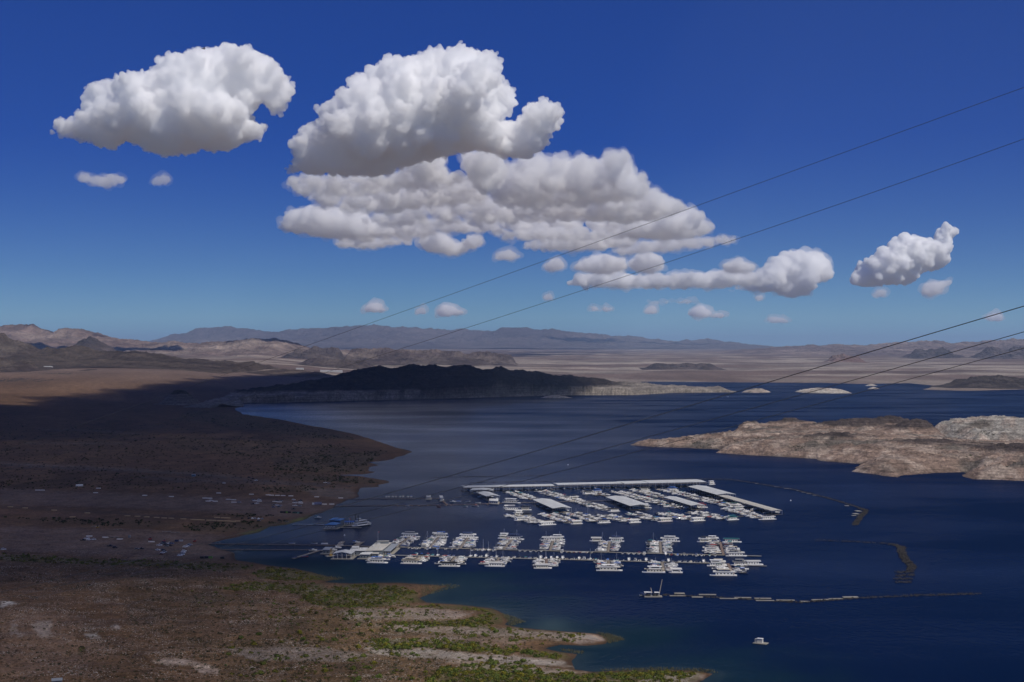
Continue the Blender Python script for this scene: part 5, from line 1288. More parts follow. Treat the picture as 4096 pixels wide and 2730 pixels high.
# ------------------------------------------------------------------ buildings on floats
def poly_building(quad, z0, z1, parts_name='wall'):
    return quad
def bldg(name, label, FL, FR, NR, NL, zr, wallm, roofm, kind='flat', cat='building', base=True, ov=.6, rh=1.2, windows=(), slope=0.0, group=None, openwall=False):
    """building on a float whose roof corners show at the given pixels"""
    q = [P3(*p, zr) for p in (FL, FR, NR, NL)]
    c = sum(q, Vector()) / 4; ex = ((q[1] - q[0]) + (q[2] - q[3])) / 2; ey = ((q[0] - q[3]) + (q[1] - q[2])) / 2
    th = math.atan2(ex.y, ex.x); u = Vector((math.cos(th), math.sin(th), 0)); v = Vector((-u.y, u.x, 0))
    W = ex.length / 2; D = abs(ey.dot(v)) / 2; sk = ey.dot(u) / max(abs(ey.dot(v)), .1)
    sh = lambda x, y: (x + sk * y, y)
    root = empty(name, (c.x, c.y, 0), th, label, cat, group)
    def pr(x0, x1, y0, y1, a, b, m, nm):
        return link(nm, MB().prism([sh(x0, y0), sh(x1, y0), sh(x1, y1), sh(x0, y1)], a, b).mesh(nm, m), root)
    if base: pr(-W - 1.5, W + 1.5, -D - 1.5, D + 1.5, -.3, .5, CONC, 'float')
    if not openwall: wl = pr(-W + ov, W - ov, -D + ov, D - ov, .5, zr - .05, wallm, 'wall')
    else:
        wl = None
        for x in np.linspace(-W + ov, W - ov, 5):
            for y in (-D + ov, D - ov):
                px_, py_ = sh(x, y); link('post', M_(('bpost', zr), lambda: MB().box(-.15, .15, -.15, .15, .5, zr).mesh('post', WHITE)), root).location = (px_, py_, 0)
    if kind == 'flat':
        r = pr(-W, W, -D, D, zr, zr + .35, roofm, 'roof')
    elif kind == 'gable':
        r = link('roof', MB().add([(*sh(-W, -D), zr), (*sh(0, -D), zr + rh), (*sh(W, -D), zr), (*sh(-W, D), zr), (*sh(0, D), zr + rh), (*sh(W, D), zr),
             (*sh(-W, -D), zr + .2), (*sh(0, -D), zr + rh + .2), (*sh(W, -D), zr + .2), (*sh(-W, D), zr + .2), (*sh(0, D), zr + rh + .2), (*sh(W, D), zr + .2)],
             [(0, 1, 4, 3), (1, 2, 5, 4), (6, 9, 10, 7), (7, 10, 11, 8), (0, 6, 7, 1), (1, 7, 8, 2), (3, 4, 10, 9), (4, 5, 11, 10), (0, 3, 9, 6), (2, 8, 11, 5)]).mesh('roof', roofm), root)
    elif kind == 'hip':
        i = min(W, D) * .95
        r = link('roof', MB().add([(*sh(-W, -D), zr), (*sh(W, -D), zr), (*sh(W, D), zr), (*sh(-W, D), zr), (*sh(-W + i, 0), zr + rh), (*sh(W - i, 0), zr + rh)],
             [(3, 2, 1, 0), (0, 1, 5, 4), (1, 2, 5), (2, 3, 4, 5), (3, 0, 4)]).mesh('roof', roofm), root)
    elif kind == 'lean':
        r = link('roof', MB().add([(*sh(-W, -D), zr), (*sh(W, -D), zr), (*sh(W, D), zr + slope), (*sh(-W, D), zr + slope), (*sh(-W, -D), zr + .2), (*sh(W, -D), zr + .2), (*sh(W, D), zr + slope + .2), (*sh(-W, D), zr + slope + .2)],
             [(3, 2, 1, 0), (4, 5, 6, 7), (0, 1, 5, 4), (1, 2, 6, 5), (2, 3, 7, 6), (3, 0, 4, 7)]).mesh('roof', roofm), root)
    # windows along the front and right walls
    n = max(2, int(W / 1.6))
    if not openwall:
        wm = M_(('bwin', round(zr)), lambda: MB().box(-.55, .55, -.04, .04, -.5, .5).mesh('window', GLASS))
        for k in range(n):
            x = -W + ov + (k + .5) * (2 * W - 2 * ov) / n; px_, py_ = sh(x, -D + ov - .03)
            o = link('window', wm, wl); o.location = (px_, py_, 1.9 if zr < 5.5 else 2.3)
        m = max(1, int(D / 2.5))
        for k in range(m):
            y = -D + ov + (k + .5) * (2 * D - 2 * ov) / m; px_, py_ = sh(W - ov + .03, y)
            o = link('window', wm, wl); o.location = (px_, py_, 1.9 if zr < 5.5 else 2.3); o.rotation_euler = (0, 0, math.pi / 2 - math.atan(sk) * 0)
    return root, W, D, sh
r, W, D, sh = bldg('store_building', 'large tan flat roofed store on the near dock with rooftop units', (1501,2174),(1570,2170),(1527,2205),(1462,2203), 5.5, WALLG, TANR)
for (x, y, w, d, h) in ((-.35, .55, 3.0, 2.2, 1.4), (-.55, -.1, 1.6, 1.6, 1.0), (-.05, -.5, 2.2, 1.2, .9), (.45, -.5, 2.2, 1.2, .9), (-.75, .15, 1.4, 1.4, .9)):
    px_, py_ = sh(x * W, y * D); link('rooftop_unit', MB().box(-w / 2, w / 2, -d / 2, d / 2, 0, h, .08, .08).mesh('rooftop_unit', GREYW), r).location = (px_, py_, 5.85)
px_, py_ = sh(.05 * W, .72 * D)
ph = link('penthouse', MB().box(-5.5, 5.5, -1.8, 1.8, 0, 2.3).mesh('penthouse', WALLG), r); ph.location = (px_, py_, 5.85)
link('roof', MB().box(-6.0, 6.0, -2.2, 2.2, 2.3, 2.5).mesh('roof', TANR), ph)
bldg('open_shed', 'grey sloped roof shelter leaning on the large store', (1566,2178),(1594,2179),(1563,2207),(1532,2206), 4.0, WALLG, ROOFG, 'lean', cat='shelter', slope=.4, openwall=True)
r, W, D, sh = bldg('office_building', 'low white flat roofed annex left of the large store', (1404,2193),(1474,2192),(1462,2205),(1398,2205), 4.2, WALLG, WALLW)
for (x, y) in ((-.4, .2), (.1, -.1), (.35, .3)):
    px_, py_ = sh(x * W, y * D); link('rooftop_unit', MB().box(-.7, .7, -.6, .6, 0, .8, .05, .05).mesh('rooftop_unit', GREYW), r).location = (px_, py_, 4.55)
bldg('office_building', 'small stepped white roof behind the annex', (1412,2186),(1436,2186),(1436,2192),(1404,2192), 5.4, WALLW, WALLW)
bldg('fuel_station', 'white gabled fuel station canopy over boats at the near left', (1344,2206),(1420,2206),(1406,2217),(1330,2216), 5.0, WALLG, ROOFM, 'gable', cat='shelter', openwall=True, rh=1.6)
bldg('dock_shop', 'small white roofed shop between fuel station and store', (1452,2211),(1490,2211),(1481,2220),(1434,2219), 4.0, WALLG, WALLW)
bldg('dock_shop', 'second small white roofed shop left of the walkway', (1490,2212),(1517,2212),(1513,2217),(1488,2217), 4.0, WALLG, TANR)
bldg('dock_shop', 'narrow white roofed strip in front of the large store', (1464,2205),(1494,2206),(1490,2210),(1458,2210), 4.2, WALLG, WALLW)
bldg('storage_shed', 'grey roofed dark shed at the left end of the near dock', (1300,2190),(1333,2190),(1318,2202),(1289,2201), 3.8, WALLG, ROOFG, 'flat')
bldg('marina_hut', 'white hip roofed hut on the launching dock', (1961,1995),(1991,1996),(1996,2006),(1952,2003), 4.0, WALLW, WALLW, 'hip', rh=1.4)
bldg('marina_hut', 'tiny shelter on the upper launching dock', (1706,1983),(1722,1983),(1724,1989),(1704,1989), 3.4, GREYW, GREYW, 'flat', openwall=True)
bldg('marina_hut', 'tall small kiosk where the launching docks meet', (1757,1985),(1770,1985),(1774,1992),(1760,1992), 4.6, WALLW, GREYW, 'lean', slope=.5)
# restaurant with blue roofs
r, W, D, sh = bldg('floating_restaurant', 'floating building with blue hip roof beside the paddle steamer', (1319,2093),(1364,2092),(1346,2101),(1296,2100), 4.6, WALLG, ROOFB, 'hip', rh=2.0)
for k in range(4):
    x = -W + 2.2 + k * (2 * W - 4.4) / 3; px_, py_ = sh(x, -D - .6)
    link('arch_panel', M_('archp', lambda: MB().box(-1.0, -.5, -.1, .1, .5, 3.2).box(.5, 1.0, -.1, .1, .5, 3.2).box(-.5, .5, -.1, .1, 2.4, 3.2).mesh('arch_panel', WALLW)), r).location = (px_, py_, 0)
bldg('floating_restaurant', 'taller rear wing with blue roof behind the floating building', (1334,2072),(1379,2076),(1363,2083),(1314,2081), 7.2, WALLG, ROOFB, 'hip', rh=1.8, base=True)
bldg('shade_canopy', 'deep blue canopy between the restaurant and the paddle steamer', (1379,2085),(1418,2086),(1416,2090),(1376,2091), 3.4, WALLG, BLUE, 'flat', cat='canopy', openwall=True)
dock(P3(1345, 2112), P3(1446, 2114), 4.0, 'pale landing in front of the blue roofed restaurant', CONC, group='landings')
dock(P3(1352, 2104), P3(1420, 2104), 12.0, 'broad plaza float beside the blue roofed restaurant', CONC, group='landings')
dock(P3(1170, 2100), P3(1300, 2102), 2.2, 'gangway from the beach to the floating restaurant', METAL, group='landings')
# flag pole on the plaza
p = P3(1397, 2108)
build('flag_pole', p, 0, 'white flag pole with red flag on the restaurant plaza', 'flag pole', None, [('pole', MB().tube((0, 0, .5), (0, 0, 9.5), .09, 6).mesh('pole', WHITE)), ('flag', MB().box(.1, 1.8, -.03, .03, 8.0, 9.3).mesh('flag', RED))])
p = P3(1512, 2172)
build('flag_pole', p, 0, 'small flag pole behind the store', 'flag pole', None, [('pole', MB().tube((0, 0, .5), (0, 0, 11.5), .09, 6).mesh('pole', WHITE)), ('flag', MB().box(.1, 1.5, -.03, .03, 10.2, 11.3).mesh('flag', RED))])
# paddle steamer
def steamer(px, py, rz):
    L, B = 24.0, 7.0
    def deck(x0, x1, w, z, t=.25):
        return MB().prism([(x0, -w), (x1 - 4, -w), (x1 - 1, -w * .6), (x1, 0), (x1 - 1, w * .6), (x1 - 4, w), (x0, w)], z, z + t)
    hull = deck(-L / 2, L / 2, B / 2 * .95, -.2, 1.1).mesh('hull', BLACK)
    parts = [('hull', hull, None, [('hull_stripe', deck(-L / 2 - .05, L / 2 + .05, B / 2, .92, .2).mesh('hull_stripe', WHITE))]),
             ('lower_cabin', MB().box(-L * .38, L * .26, -2.6, 2.6, 1.12, 3.5).mesh('lower_cabin', WHITE), None, [('window', MB().box(-L * .36, L * .24, -2.64, 2.64, 2.0, 2.9).mesh('window', GLASS))]),
             ('middle_deck', deck(-L / 2 + 1, L / 2 - 2, B / 2, 3.5).mesh('middle_deck', WHITE)),
             ('railing', deck(-L / 2 + 1.05, L / 2 - 2.1, B / 2 - .02, 3.76, .55).mesh('railing', GREYW)),
             ('upper_cabin', MB().box(-L * .34, L * .18, -2.3, 2.3, 3.76, 6.0).mesh('upper_cabin', WHITE), None, [('window', MB().box(-L * .32, L * .16, -2.34, 2.34, 4.6, 5.4).mesh('window', GLASS))]),
             ('roof_deck', deck(-L / 2 + 2, L / 2 - 5, B / 2 - .2, 6.0).mesh('roof_deck', GREYW)),
             ('wheelhouse', MB().box(L * .02, L * .14, -1.5, 1.5, 6.25, 8.6).mesh('wheelhouse', WHITE), None, [('window', MB().box(L * .02 - .04, L * .14 + .04, -1.54, 1.54, 7.2, 8.0).mesh('window', GLASS)), ('roof', MB().box(L * .0, L * .16, -1.9, 1.9, 8.6, 8.8).mesh('roof', WHITE))]),
             ('paddle_wheel', MB().tube((-L / 2 - 1.8, -2.6, 1.6), (-L / 2 - 1.8, 2.6, 1.6), 1.5, 12).mesh('paddle_wheel', GREYW)),
             ('post', MB().tube((L * .40, -2.0, 1.2), (L * .40, -2.0, 3.6), .1).tube((L * .40, 2.0, 1.2), (L * .40, 2.0, 3.6), .1).mesh('post', WHITE))]
    st = MB().tube((0, 0, 6.2), (0, 0, 12.5), .42, 8).tube((0, 0, 12.5), (0, 0, 13.0), .42, 8, .7).mesh('smokestack', BLACK)
    root = build('paddle_steamer', P3(px, py), rz, 'white paddle steamer with two tall black smokestacks', 'boat', None, parts)
    for y in (-2.2, 2.2): link('smokestack', st, root).location = (L * .2, y, 0)
steamer(1440, 2105, math.radians(-128) + math.pi * 0)
# buoys and lone floats
for k, (px, py, lab) in enumerate([(1378, 2143, 'white round buoy on the water left of the near marina'), (2272, 1861, 'tiny white buoy on the open water behind the far marina'), (3163, 2004, 'tiny white buoy right of the far right shed')]):
    build('buoy', P3(px, py), 0, lab, 'buoy', None, [('float', MB().tube((0, 0, -.3), (0, 0, .9), .95, 10, .5).mesh('float', WHITE)), ('cap', MB().tube((0, 0, .9), (0, 0, 1.2), .5, 8, .2).mesh('cap', WHITE))])
r_ = np.random.default_rng(9)
speedboat(r_, P3(2911, 1588), 0.1, ' speeding alone on the open far water', None, 8)
cruiser(r_, P3(1272, 2074), .1, ' anchored off the green beach', None, 8)
# toilet float
root = empty('toilet_float', P3(3043, 2576), math.radians(-28), 'lone square float carrying a pale toilet hut on open water', 'float')
link('deck', MB().box(-4.6, 4.6, -3.0, 3.0, .25, .65).mesh('deck', CONC), root)
link('float', MB().box(-4.4, 4.4, -2.8, 2.8, -.4, .25).mesh('float', FLOATM), root)
h = link('hut', MB().box(-2.2, 1.4, -1.1, 1.1, .65, 3.4, .05, .05).mesh('hut', CREAM), root)
link('door', MB().box(1.40, 1.44, -.6, .6, .7, 2.8).mesh('door', WHITE), h); link('vent', MB().box(1.37, 1.41, -.25, .25, 2.95, 3.2).mesh('vent', DARK), h)
link('roof', MB().box(-2.4, 1.6, -1.3, 1.3, 3.4, 3.55).mesh('roof', WHITE), root)
link('box', MB().box(-3.8, -2.4, -.9, .9, .65, 3.0).mesh('box', GREYW), root)
# crane barge
root = empty('crane_barge', P3(2612, 2388), .02, 'work barge with raised tan crane boom left of the floating breakwater', 'barge')
link('hull', MB().box(-7, 7, -3, 3, -.4, .7).mesh('hull', CONC), root)
link('awning', MB().box(-7, -1, -1.8, 1.8, 3.6, 3.8).box(1, 5, -1.8, 1.8, 3.4, 3.6).mesh('awning', WHITE), root)
for x in (-6.6, -1.4, 1.4, 4.6):
    for y in (-1.6, 1.6): link('post', M_('bgpost', lambda: MB().box(-.1, .1, -.1, .1, .7, 3.5).mesh('post', METAL)), root).location = (x, y, 0)
link('engine', MB().box(-5, -2, -1.2, 1.2, .7, 2.2, .2, .1).box(0, 3.6, -1.2, 1.2, .7, 2.6, .2, .1).mesh('engine', DARK), root)
bo = link('boom', MB().tube((4.6, 0, .8), (7.2, 0, 13.5), .38, 4, .28).mesh('boom', BEIGE), root)
link('winch', MB().tube((-.8, -.5, 3.0), (-1.8, -.5, 7.0), .3, 5).tube((-.8, .5, 3.0), (-1.8, .5, 7.0), .3, 5).mesh('winch', BEIGE), root)
cruiser(np.random.default_rng(3), P3(2578, 2386), .1, ' tied to the crane barge', None, 8)
root = empty('crane_barge', P3(1322, 2226), .6, 'small barge with yellow hoist left of the fuel station', 'barge')
link('hull', MB().box(-5, 5, -2.2, 2.2, -.3, .6).mesh('hull', CONC), root)
link('boom', MB().tube((-1.2, -1, .6), (.2, 0, 7.5), .2, 5).tube((1.6, -1, .6), (.2, 0, 7.5), .2, 5).tube((.2, 0, 7.5), (.2, 1.8, .6), .18, 5).mesh('boom', YELLOW), root)
link('engine', MB().box(-1, 1.2, -.8, .8, .6, 1.8, .1, .1).mesh('engine', YELLOW), root)

# ------------------------------------------------------------------ floating breakwaters of lashed tyres
def torus(R, r, n=9, m=5):
    v = []; f = []
    for i in range(n):
        for j in range(m):
            a, b = 2 * math.pi * i / n, 2 * math.pi * j / m
            v.append(((R + r * math.cos(b)) * math.cos(a), (R + r * math.cos(b)) * math.sin(a), r * math.sin(b)))
            f.append((i * m + j, ((i + 1) % n) * m + j, ((i + 1) % n) * m + (j + 1) % m, i * m + (j + 1) % m))
    return np.array(v), f
TV, TF = torus(.62, .24)
def breakwater(lines, label, seed, dens=.9):
    """lines: [(px points, width in metres)]"""
    rng = np.random.default_rng(seed); V = []; Fc = []; k = 0
    first = None
    for pts, w in lines:
        P = [P3(*p) for p in pts]
        first = first or P[0]
        for a, b in zip(P, P[1:]):
            L = (b - a).length; n = int(L * w * dens / 1.6)
            u = (b - a).normalized(); nv = Vector((-u.y, u.x, 0))
            for _ in range(n):
                c = a + u * rng.uniform(0, L) + nv * rng.uniform(-w / 2, w / 2) * (1 if rng.random() < .85 else 1.35)
                th, ti, s = rng.uniform(0, 6.28), rng.choice([0, 0, rng.uniform(.2, 1.5)]), rng.uniform(.7, 1.25)
                M = Matrix.Rotation(th, 3, 'Z') @ Matrix.Rotation(float(ti), 3, 'X')
                q = (TV * s) @ np.array(M).T + np.array([c.x - first.x, c.y - first.y, .12 + .3 * (ti > .2)])
                V.append(q); Fc += [tuple(i + k for i in t) for t in TF]; k += len(TV)
    root = empty('floating_breakwater', first, 0, label, 'breakwater', 'floating breakwaters')
    me = bpy.data.meshes.new('tyre'); me.from_pydata(np.concatenate(V).tolist(), [], Fc); me.materials.append(TYRE)
    tag(link('tyre', me, root), kind='stuff')
breakwater([([(1715,1911),(1900,1908),(2195,1902)], 2.2)], 'thin dark line of tyres on the water behind the launching docks', 1)
breakwater([([(1878,1931),(2200,1926),(2500,1920)], 2.2)], 'thin dark line of tyres behind the long back sheds', 2)
breakwater([([(2500,1920),(2700,1917),(2857,1918),(2922,1919),(3026,1935),(3106,1949),(3183,1961),(3274,1984),(3336,2001),(3393,2018),(3466,2041)], 3.2), ([(3440,2034),(3466,2044),(3446,2064),(3431,2083),(3420,2102)], 6)],
           'curving floating breakwater of tyres right of the far marina', 3)
breakwater([([(3255,2161),(3412,2168),(3580,2177)], 2.4), ([(3560,2178),(3603,2187),(3607,2213),(3622,2240),(3649,2267),(3642,2282)], 7), ([(3590,2292),(3650,2286)], 7), ([(3585,2305),(3655,2300)], 6), ([(3580,2318),(3648,2315)], 6), ([(3582,2330),(3645,2330)], 5)],
           'tyre breakwater with wide ragged head at the right', 4)
breakwater([([(2653,2381),(2882,2392),(3029,2401),(3201,2412),(3329,2402),(3443,2393)], 3.0), ([(3443,2393),(3647,2384),(3928,2376)], 3.6)], 'near floating breakwater of tyres carrying concrete rafts', 5)
for k, (px, py, ln, w, rz, z) in enumerate([(2712,2386,13,2.6,.0,.5),(2718,2377,8,4,.0,1.2),(2789,2391,8.5,3.5,0,.5),(2830,2382,13.5,2.4,-.02,1.2),(2915,2397,14,2.4,-.04,.5),(2971,2394,13,2.4,-.05,1.1),(3051,2397,13,2.4,-.03,1.1),(3060,2405,14,2.6,-.02,.5),
        (3142,2404,14,2.4,-.06,.9),(3218,2409,7,2.4,0,.9),(3281,2402,13.5,2.4,.12,.9),(3343,2398,11,2.4,.1,.9),(3402,2391,12,4.5,.08,.6),
        (3026,1936,4,2,0,.4),(3106,1949,6,2,-.2,.4),(3150,1956,9,2,-.2,.4),(3190,1964,3,2,0,.4),(3215,1971,6,2,-.3,.4),(3237,1977,7,2,-.3,.4),(3258,1983,5,2,-.2,.4),(3387,2025,5,5,0,.5),(3432,2046,6,9,.2,.5),(3423,2057,6,9,.2,.5),(3415,2064,5,4,.2,.5)]):
    w1 = 'near' if k < 13 else 'curving far'
    build('raft', P3(px, py), rz, 'pale flat raft, %s from left on the %s breakwater' % (ORD[k if k < 13 else k - 13], w1), 'raft', 'rafts on the breakwaters',
          [('deck', MB().box(-ln / 2, ln / 2, -w / 2, w / 2, .25, .35 + z * .35).mesh('deck', CONC)), ('float', MB().box(-ln / 2 + .3, ln / 2 - .3, -w / 2 + .2, w / 2 - .2, -.4, .25).mesh('float', FLOATM))])

# ------------------------------------------------------------------ vehicles and barriers on the gravel lots
PAINT = {'white': mat('car white', (.82, .82, .80), .3), 'black': mat('car black', (.012, .012, .014), .25), 'grey': mat('car grey', (.12, .125, .13), .3), 'silver': mat('car silver', (.32, .33, .34), .3, .4),
         'blue': mat('car blue', (.03, .07, .20), .3), 'red': mat('car red', (.20, .02, .02), .3), 'tan': mat('car tan', (.30, .26, .20), .35)}
RUB = mat('tyre black', (.015, .015, .015), .9)
ORANGE = mat('tan barrier', (.50, .36, .20), .9, noise=.15, nscale=.5)
BARR = mat('white barrier', (.80, .77, .70), .9, noise=.15, nscale=.5)
def car_parts(kind):
    L, h1 = (5.6, .95) if kind == 'pickup' else (4.8, .95)
    body = M_(('cb', kind), lambda: MB().loft([[(x, -w, z0), (x, w, z0), (x, w, z1), (x, -w, z1)] for x, w, z0, z1 in ((-L / 2, .8, .42, .88), (-L / 2 + .2, .93, .3, .96), (L * .12, .95, .28, 1.0), (L * .34, .93, .3, .92), (L / 2 - .12, .85, .32, .78), (L / 2, .7, .42, .66))]).mesh('body', PAINT['white']))
    cab = {'sedan': (-1.5, .9, .45, .6), 'suv': (-2.1, 1.0, .25, .75), 'pickup': (-.6, 1.3, .3, .78)}[kind]
    cabin = M_(('cg', kind), lambda: MB().loft([[(x, -.82, .95), (x, .82, .95), (x + s, .68, .95 + cab[3]), (x + s, -.68, .95 + cab[3])] for x, s in ((cab[0], cab[2]), (cab[1], -cab[2] - .25))]).mesh('cabin', PAINT['white']))
    win = M_(('cwin', kind), lambda: MB().loft([[(x, -.83, 1.02), (x, .83, 1.02), (x + s, .73, .95 + cab[3] * .85), (x + s, -.73, .95 + cab[3] * .85)] for x, s in ((cab[0] + .1, cab[2] * .7), (cab[1] + .02, -cab[2] * .75 - .15))]).mesh('window', GLASS))
    bed = M_('cbed', lambda: MB().box(-2.7, -.75, -.75, .75, .97, 1.0).mesh('cargo_bed', DARK)) if kind == 'pickup' else None
    wheel = M_('cwheel', lambda: MB().tube((0, -.11, .34), (0, .11, .34), .34, 10).mesh('wheel', RUB))
    return body, cabin, win, bed, wheel, L
def car(px, py, col, kind, rz, lab, loc=None):
    p = loc if loc is not None else Vector(ground_hit(px, py)[0].tolist())
    b, c, w, bed, wh, L = car_parts(kind)
    parts = [('body', b, PAINT[col]), ('cabin', c, PAINT[col], [('window', w)])]
    if bed: parts.append(('cargo_bed', bed))
    root = build({'sedan': 'parked_car', 'suv': 'parked_car', 'pickup': 'pickup_truck'}[kind], p, rz, lab, 'car' if kind != 'pickup' else 'truck', 'vehicles parked on the gravel lots', parts)
    for x in (-L * .31, L * .31):
        for y in (-.84, .84): link('wheel', wh, root).location = (x, y, 0)
    return root
def z6(x, y): return x / 1.5686, 1850 + y / 1.5686
CW = {'sedan': 'car', 'suv': 'SUV', 'pickup': 'pickup truck'}
lots = [
 ('by the upper ramp road', [(1405,133,'white','suv',.1),(1585,106,'black','pickup',.0),(1606,116,'white','pickup',.1),(1563,98,'black','suv',.0),(1720,126,'black','pickup',.0),(2040,130,'white','pickup',.05),(2062,133,'silver','sedan',.05)]),
 ('in the middle gravel lot, left group', [(1325,243,'white','suv',.1),(1500,254,'silver','suv',.0),(1588,240,'grey','sedan',.1),(1626,238,'white','suv',.0),(1587,265,'black','pickup',.0),(1612,260,'white','pickup',.1)]),
 ('in the middle gravel lot, centre group', [(1738,244,'black','suv',.0),(1765,246,'silver','sedan',.0),(1717,271,'grey','pickup',.0),(1738,272,'white','suv',.05),(1757,274,'silver','sedan',.0),(1752,283,'grey','suv',.0),(1716,284,'blue','sedan',.0)]),
 ('in the middle gravel lot, right group', [(1843,238,'white','suv',.1),(1885,243,'black','pickup',.0),(1883,252,'white','pickup',.1),(1850,251,'grey','sedan',.0),(1850,274,'white','pickup',.0),(1882,277,'silver','suv',.0),(1840,296,'black','pickup',.3)]),
 ('on the strip above the restaurant beach', [(1520,355,'black','sedan',1.4),(1562,356,'black','suv',1.4),(1585,355,'white','sedan',1.4),(1602,357,'silver','suv',1.4),(1624,357,'white','sedan',1.4),(1646,359,'silver','suv',1.4),(1625,371,'grey','suv',.1),(1755,368,'black','suv',.1),(1800,378,'grey','suv',.0)]),
 ('on the lower lot, far left', [(22,550,'white','suv',.3),(520,492,'black','pickup',.0),(545,480,'white','pickup',.1),(558,489,'white','suv',.2),(585,487,'white','pickup',.0),(690,528,'black','pickup',.0),(722,538,'black','suv',.0),(885,546,'black','pickup',.2),(858,547,'grey','sedan',.0)]),
 ('in the lower lot cluster near the dock', [(1000,523,'white','pickup',.0),(1020,514,'grey','suv',-.2),(1042,519,'black','suv',-.2),(1060,511,'white','pickup',.1),(1077,512,'blue','sedan',-.2),(1046,529,'grey','sedan',-.2),(1065,526,'black','pickup',-.3),(1028,506,'black','suv',-.1)]),
 ('in the lower lot, left of the wire', [(990,553,'white','sedan',-.3),(1026,556,'black','suv',-.2),(1032,566,'silver','suv',-.3),(1013,579,'red','sedan',.0),(1022,571,'white','sedan',-.4)]),
 ('in the row beside the dock end', [(1163,534,'white','suv',.1),(1172,529,'white','sedan',.1),(1182,524,'blue','sedan',.1),(1192,520,'silver','suv',.1)]),
 ('in the row nearest the green bank', [(1156,560,'white','suv',.1),(1150,568,'white','sedan',.1),(1146,576,'grey','suv',.1),(1140,582,'white','pickup',.1),(1128,589,'white','suv',.1)])]
for nm, L in lots:
    P = ground_hit(*np.array([z6(q[0], q[1]) for q in L]).T)
    for k, q in enumerate(L):
        car(0, 0, q[2], q[3], q[4], '%s %s %s, %s listed from left' % (q[2], CW[q[3]], nm, ORD[k]) if False else '%s %s %s, number %s of %s' % (q[2], CW[q[3]], nm, k + 1, len(L)) if False else '%s %s %s' % (q[2], CW[q[3]], nm) + (', ' + ORD[sum(1 for w in L[:k] if w[2:4] == q[2:4])] + ' such' if sum(1 for w in L if w[2:4] == q[2:4]) > 1 else ''), Vector(P[k].tolist()))
bars = [(235,177),(265,177),(617,165),(600,193),(908,210),(1075,217),(1285,227),(1316,228),(1372,195),(1432,235),(1466,237),(1305,246),(1350,247),(1467,253),(1577,203),(1682,207),(1704,209),(1740,210),(1776,211),(1825,213),(1987,219),(2138,226),(1600,243),(1628,246),(1725,248),(1752,251),(1850,256),(1886,258),(2035,265),(2082,265),(950,501),(560,466),(660,474),(752,485)]
tans = [(65,281),(158,289),(340,303),(548,320),(455,345),(800,338),(862,342),(920,345),(983,349),(1030,352),(1075,354),(1150,357),(1213,362),(1240,363),(1266,364),(1312,366),(1338,367),(1376,369),(1407,370),(1434,371),(1460,373),(1490,371),(1362,349),(1402,351),(1428,352)]
def barrier(ps, m, word, grp):
    P = ground_hit(*np.array([z6(*p) for p in ps]).T)
    me = MB().prism([(-3.1, -.32), (3.1, -.32), (3.1, .32), (-3.1, .32)], 0, .28).mesh('foot', m)
    me2 = MB().box(-3.1, 3.1, -.28, .28, .28, 1.0, .05, .13).mesh('barrier_wall', m)
    order = np.argsort([p[0] for p in ps])
    for k, i in enumerate(order):
        build('road_barrier', Vector(P[i].tolist()), float(np.random.default_rng(k).normal(-.03, .05)), '%s barrier on the gravel, %s from left in its line' % (word, ORD[k]), 'barrier', grp, [('foot', me), ('barrier_wall', me2)])
barrier(bars, BARR, 'white concrete', 'white barriers on the lots')
barrier(tans, ORANGE, 'tan concrete', 'tan barriers on the lots')
# skips, containers, tank, trailers, machines
def put(px, py): return Vector(ground_hit(px, py)[0].tolist())
LIME = mat('lime bin', (.16, .38, .03), .6); DGREEN = mat('dark green bin', (.02, .07, .05), .6); MINT = mat('mint bin', (.16, .34, .27), .6)
for k, (x, y, m, nm) in enumerate([(1768,318,BLACK,'black'),(1784,318,BLACK,'black'),(1800,318,LIME,'lime green'),(1816,319,BLACK,'black'),(1845,321,DGREEN,'dark green'),(1860,321,DGREEN,'dark green'),(1874,322,MINT,'mint'),(1888,323,BLACK,'black'),(1268,604,BLACK,'black'),(1296,603,BLACK,'black'),(1322,603,LIME,'bright lime'),(1395,606,BLACK,'black'),(1108,498,NAVY,'dark blue'),(1136,497,GREYW,'grey')]):
    build('waste_skip', put(*z6(x, y)), .02, '%s waste skip, %s in the skips counted from the restaurant lot' % (nm, ORD[k]), 'skip', 'waste skips', [('bin', MB().prism([(-1.7, -1.0), (1.7, -1.0), (1.7, 1.0), (-1.7, 1.0)], .15, 1.9, 1.06).mesh('bin', m)), ('lid', MB().box(-1.85, 1.85, -1.1, 1.1, 1.91, 2.0).mesh('lid', BLACK)), ('skid', MB().box(-1.5, -1.3, -.9, .9, 0, .15).box(1.3, 1.5, -.9, .9, 0, .15).mesh('skid', DARK))])
build('storage_tank', put(*z6(498, 152)), .5, 'white cylinder tank lying on the shaded plain', 'tank', None, [('shell', MB().tube((-4.5, 0, 1.5), (4.5, 0, 1.5), 1.4, 14).mesh('shell', WHITE)), ('saddle', MB().box(-3, -2.4, -1.1, 1.1, 0, .8).box(2.4, 3, -1.1, 1.1, 0, .8).mesh('saddle', GREYW))])
build('entrance_booth', put(*z6(1215, 88)), .05, 'small pale blue booth beside the ramp road', 'booth', None, [('wall', MB().box(-2.6, 2.6, -1.5, 1.5, 0, 2.8).mesh('wall', mat('pale blue wall', (.16, .28, .38), .7))), ('roof', MB().box(-3, 3, -1.9, 1.9, 2.8, 3.0).mesh('roof', GREYW)), ('window', MB().box(-1.8, 1.8, -1.54, 1.54, 1.2, 2.1).mesh('window', GLASS))])
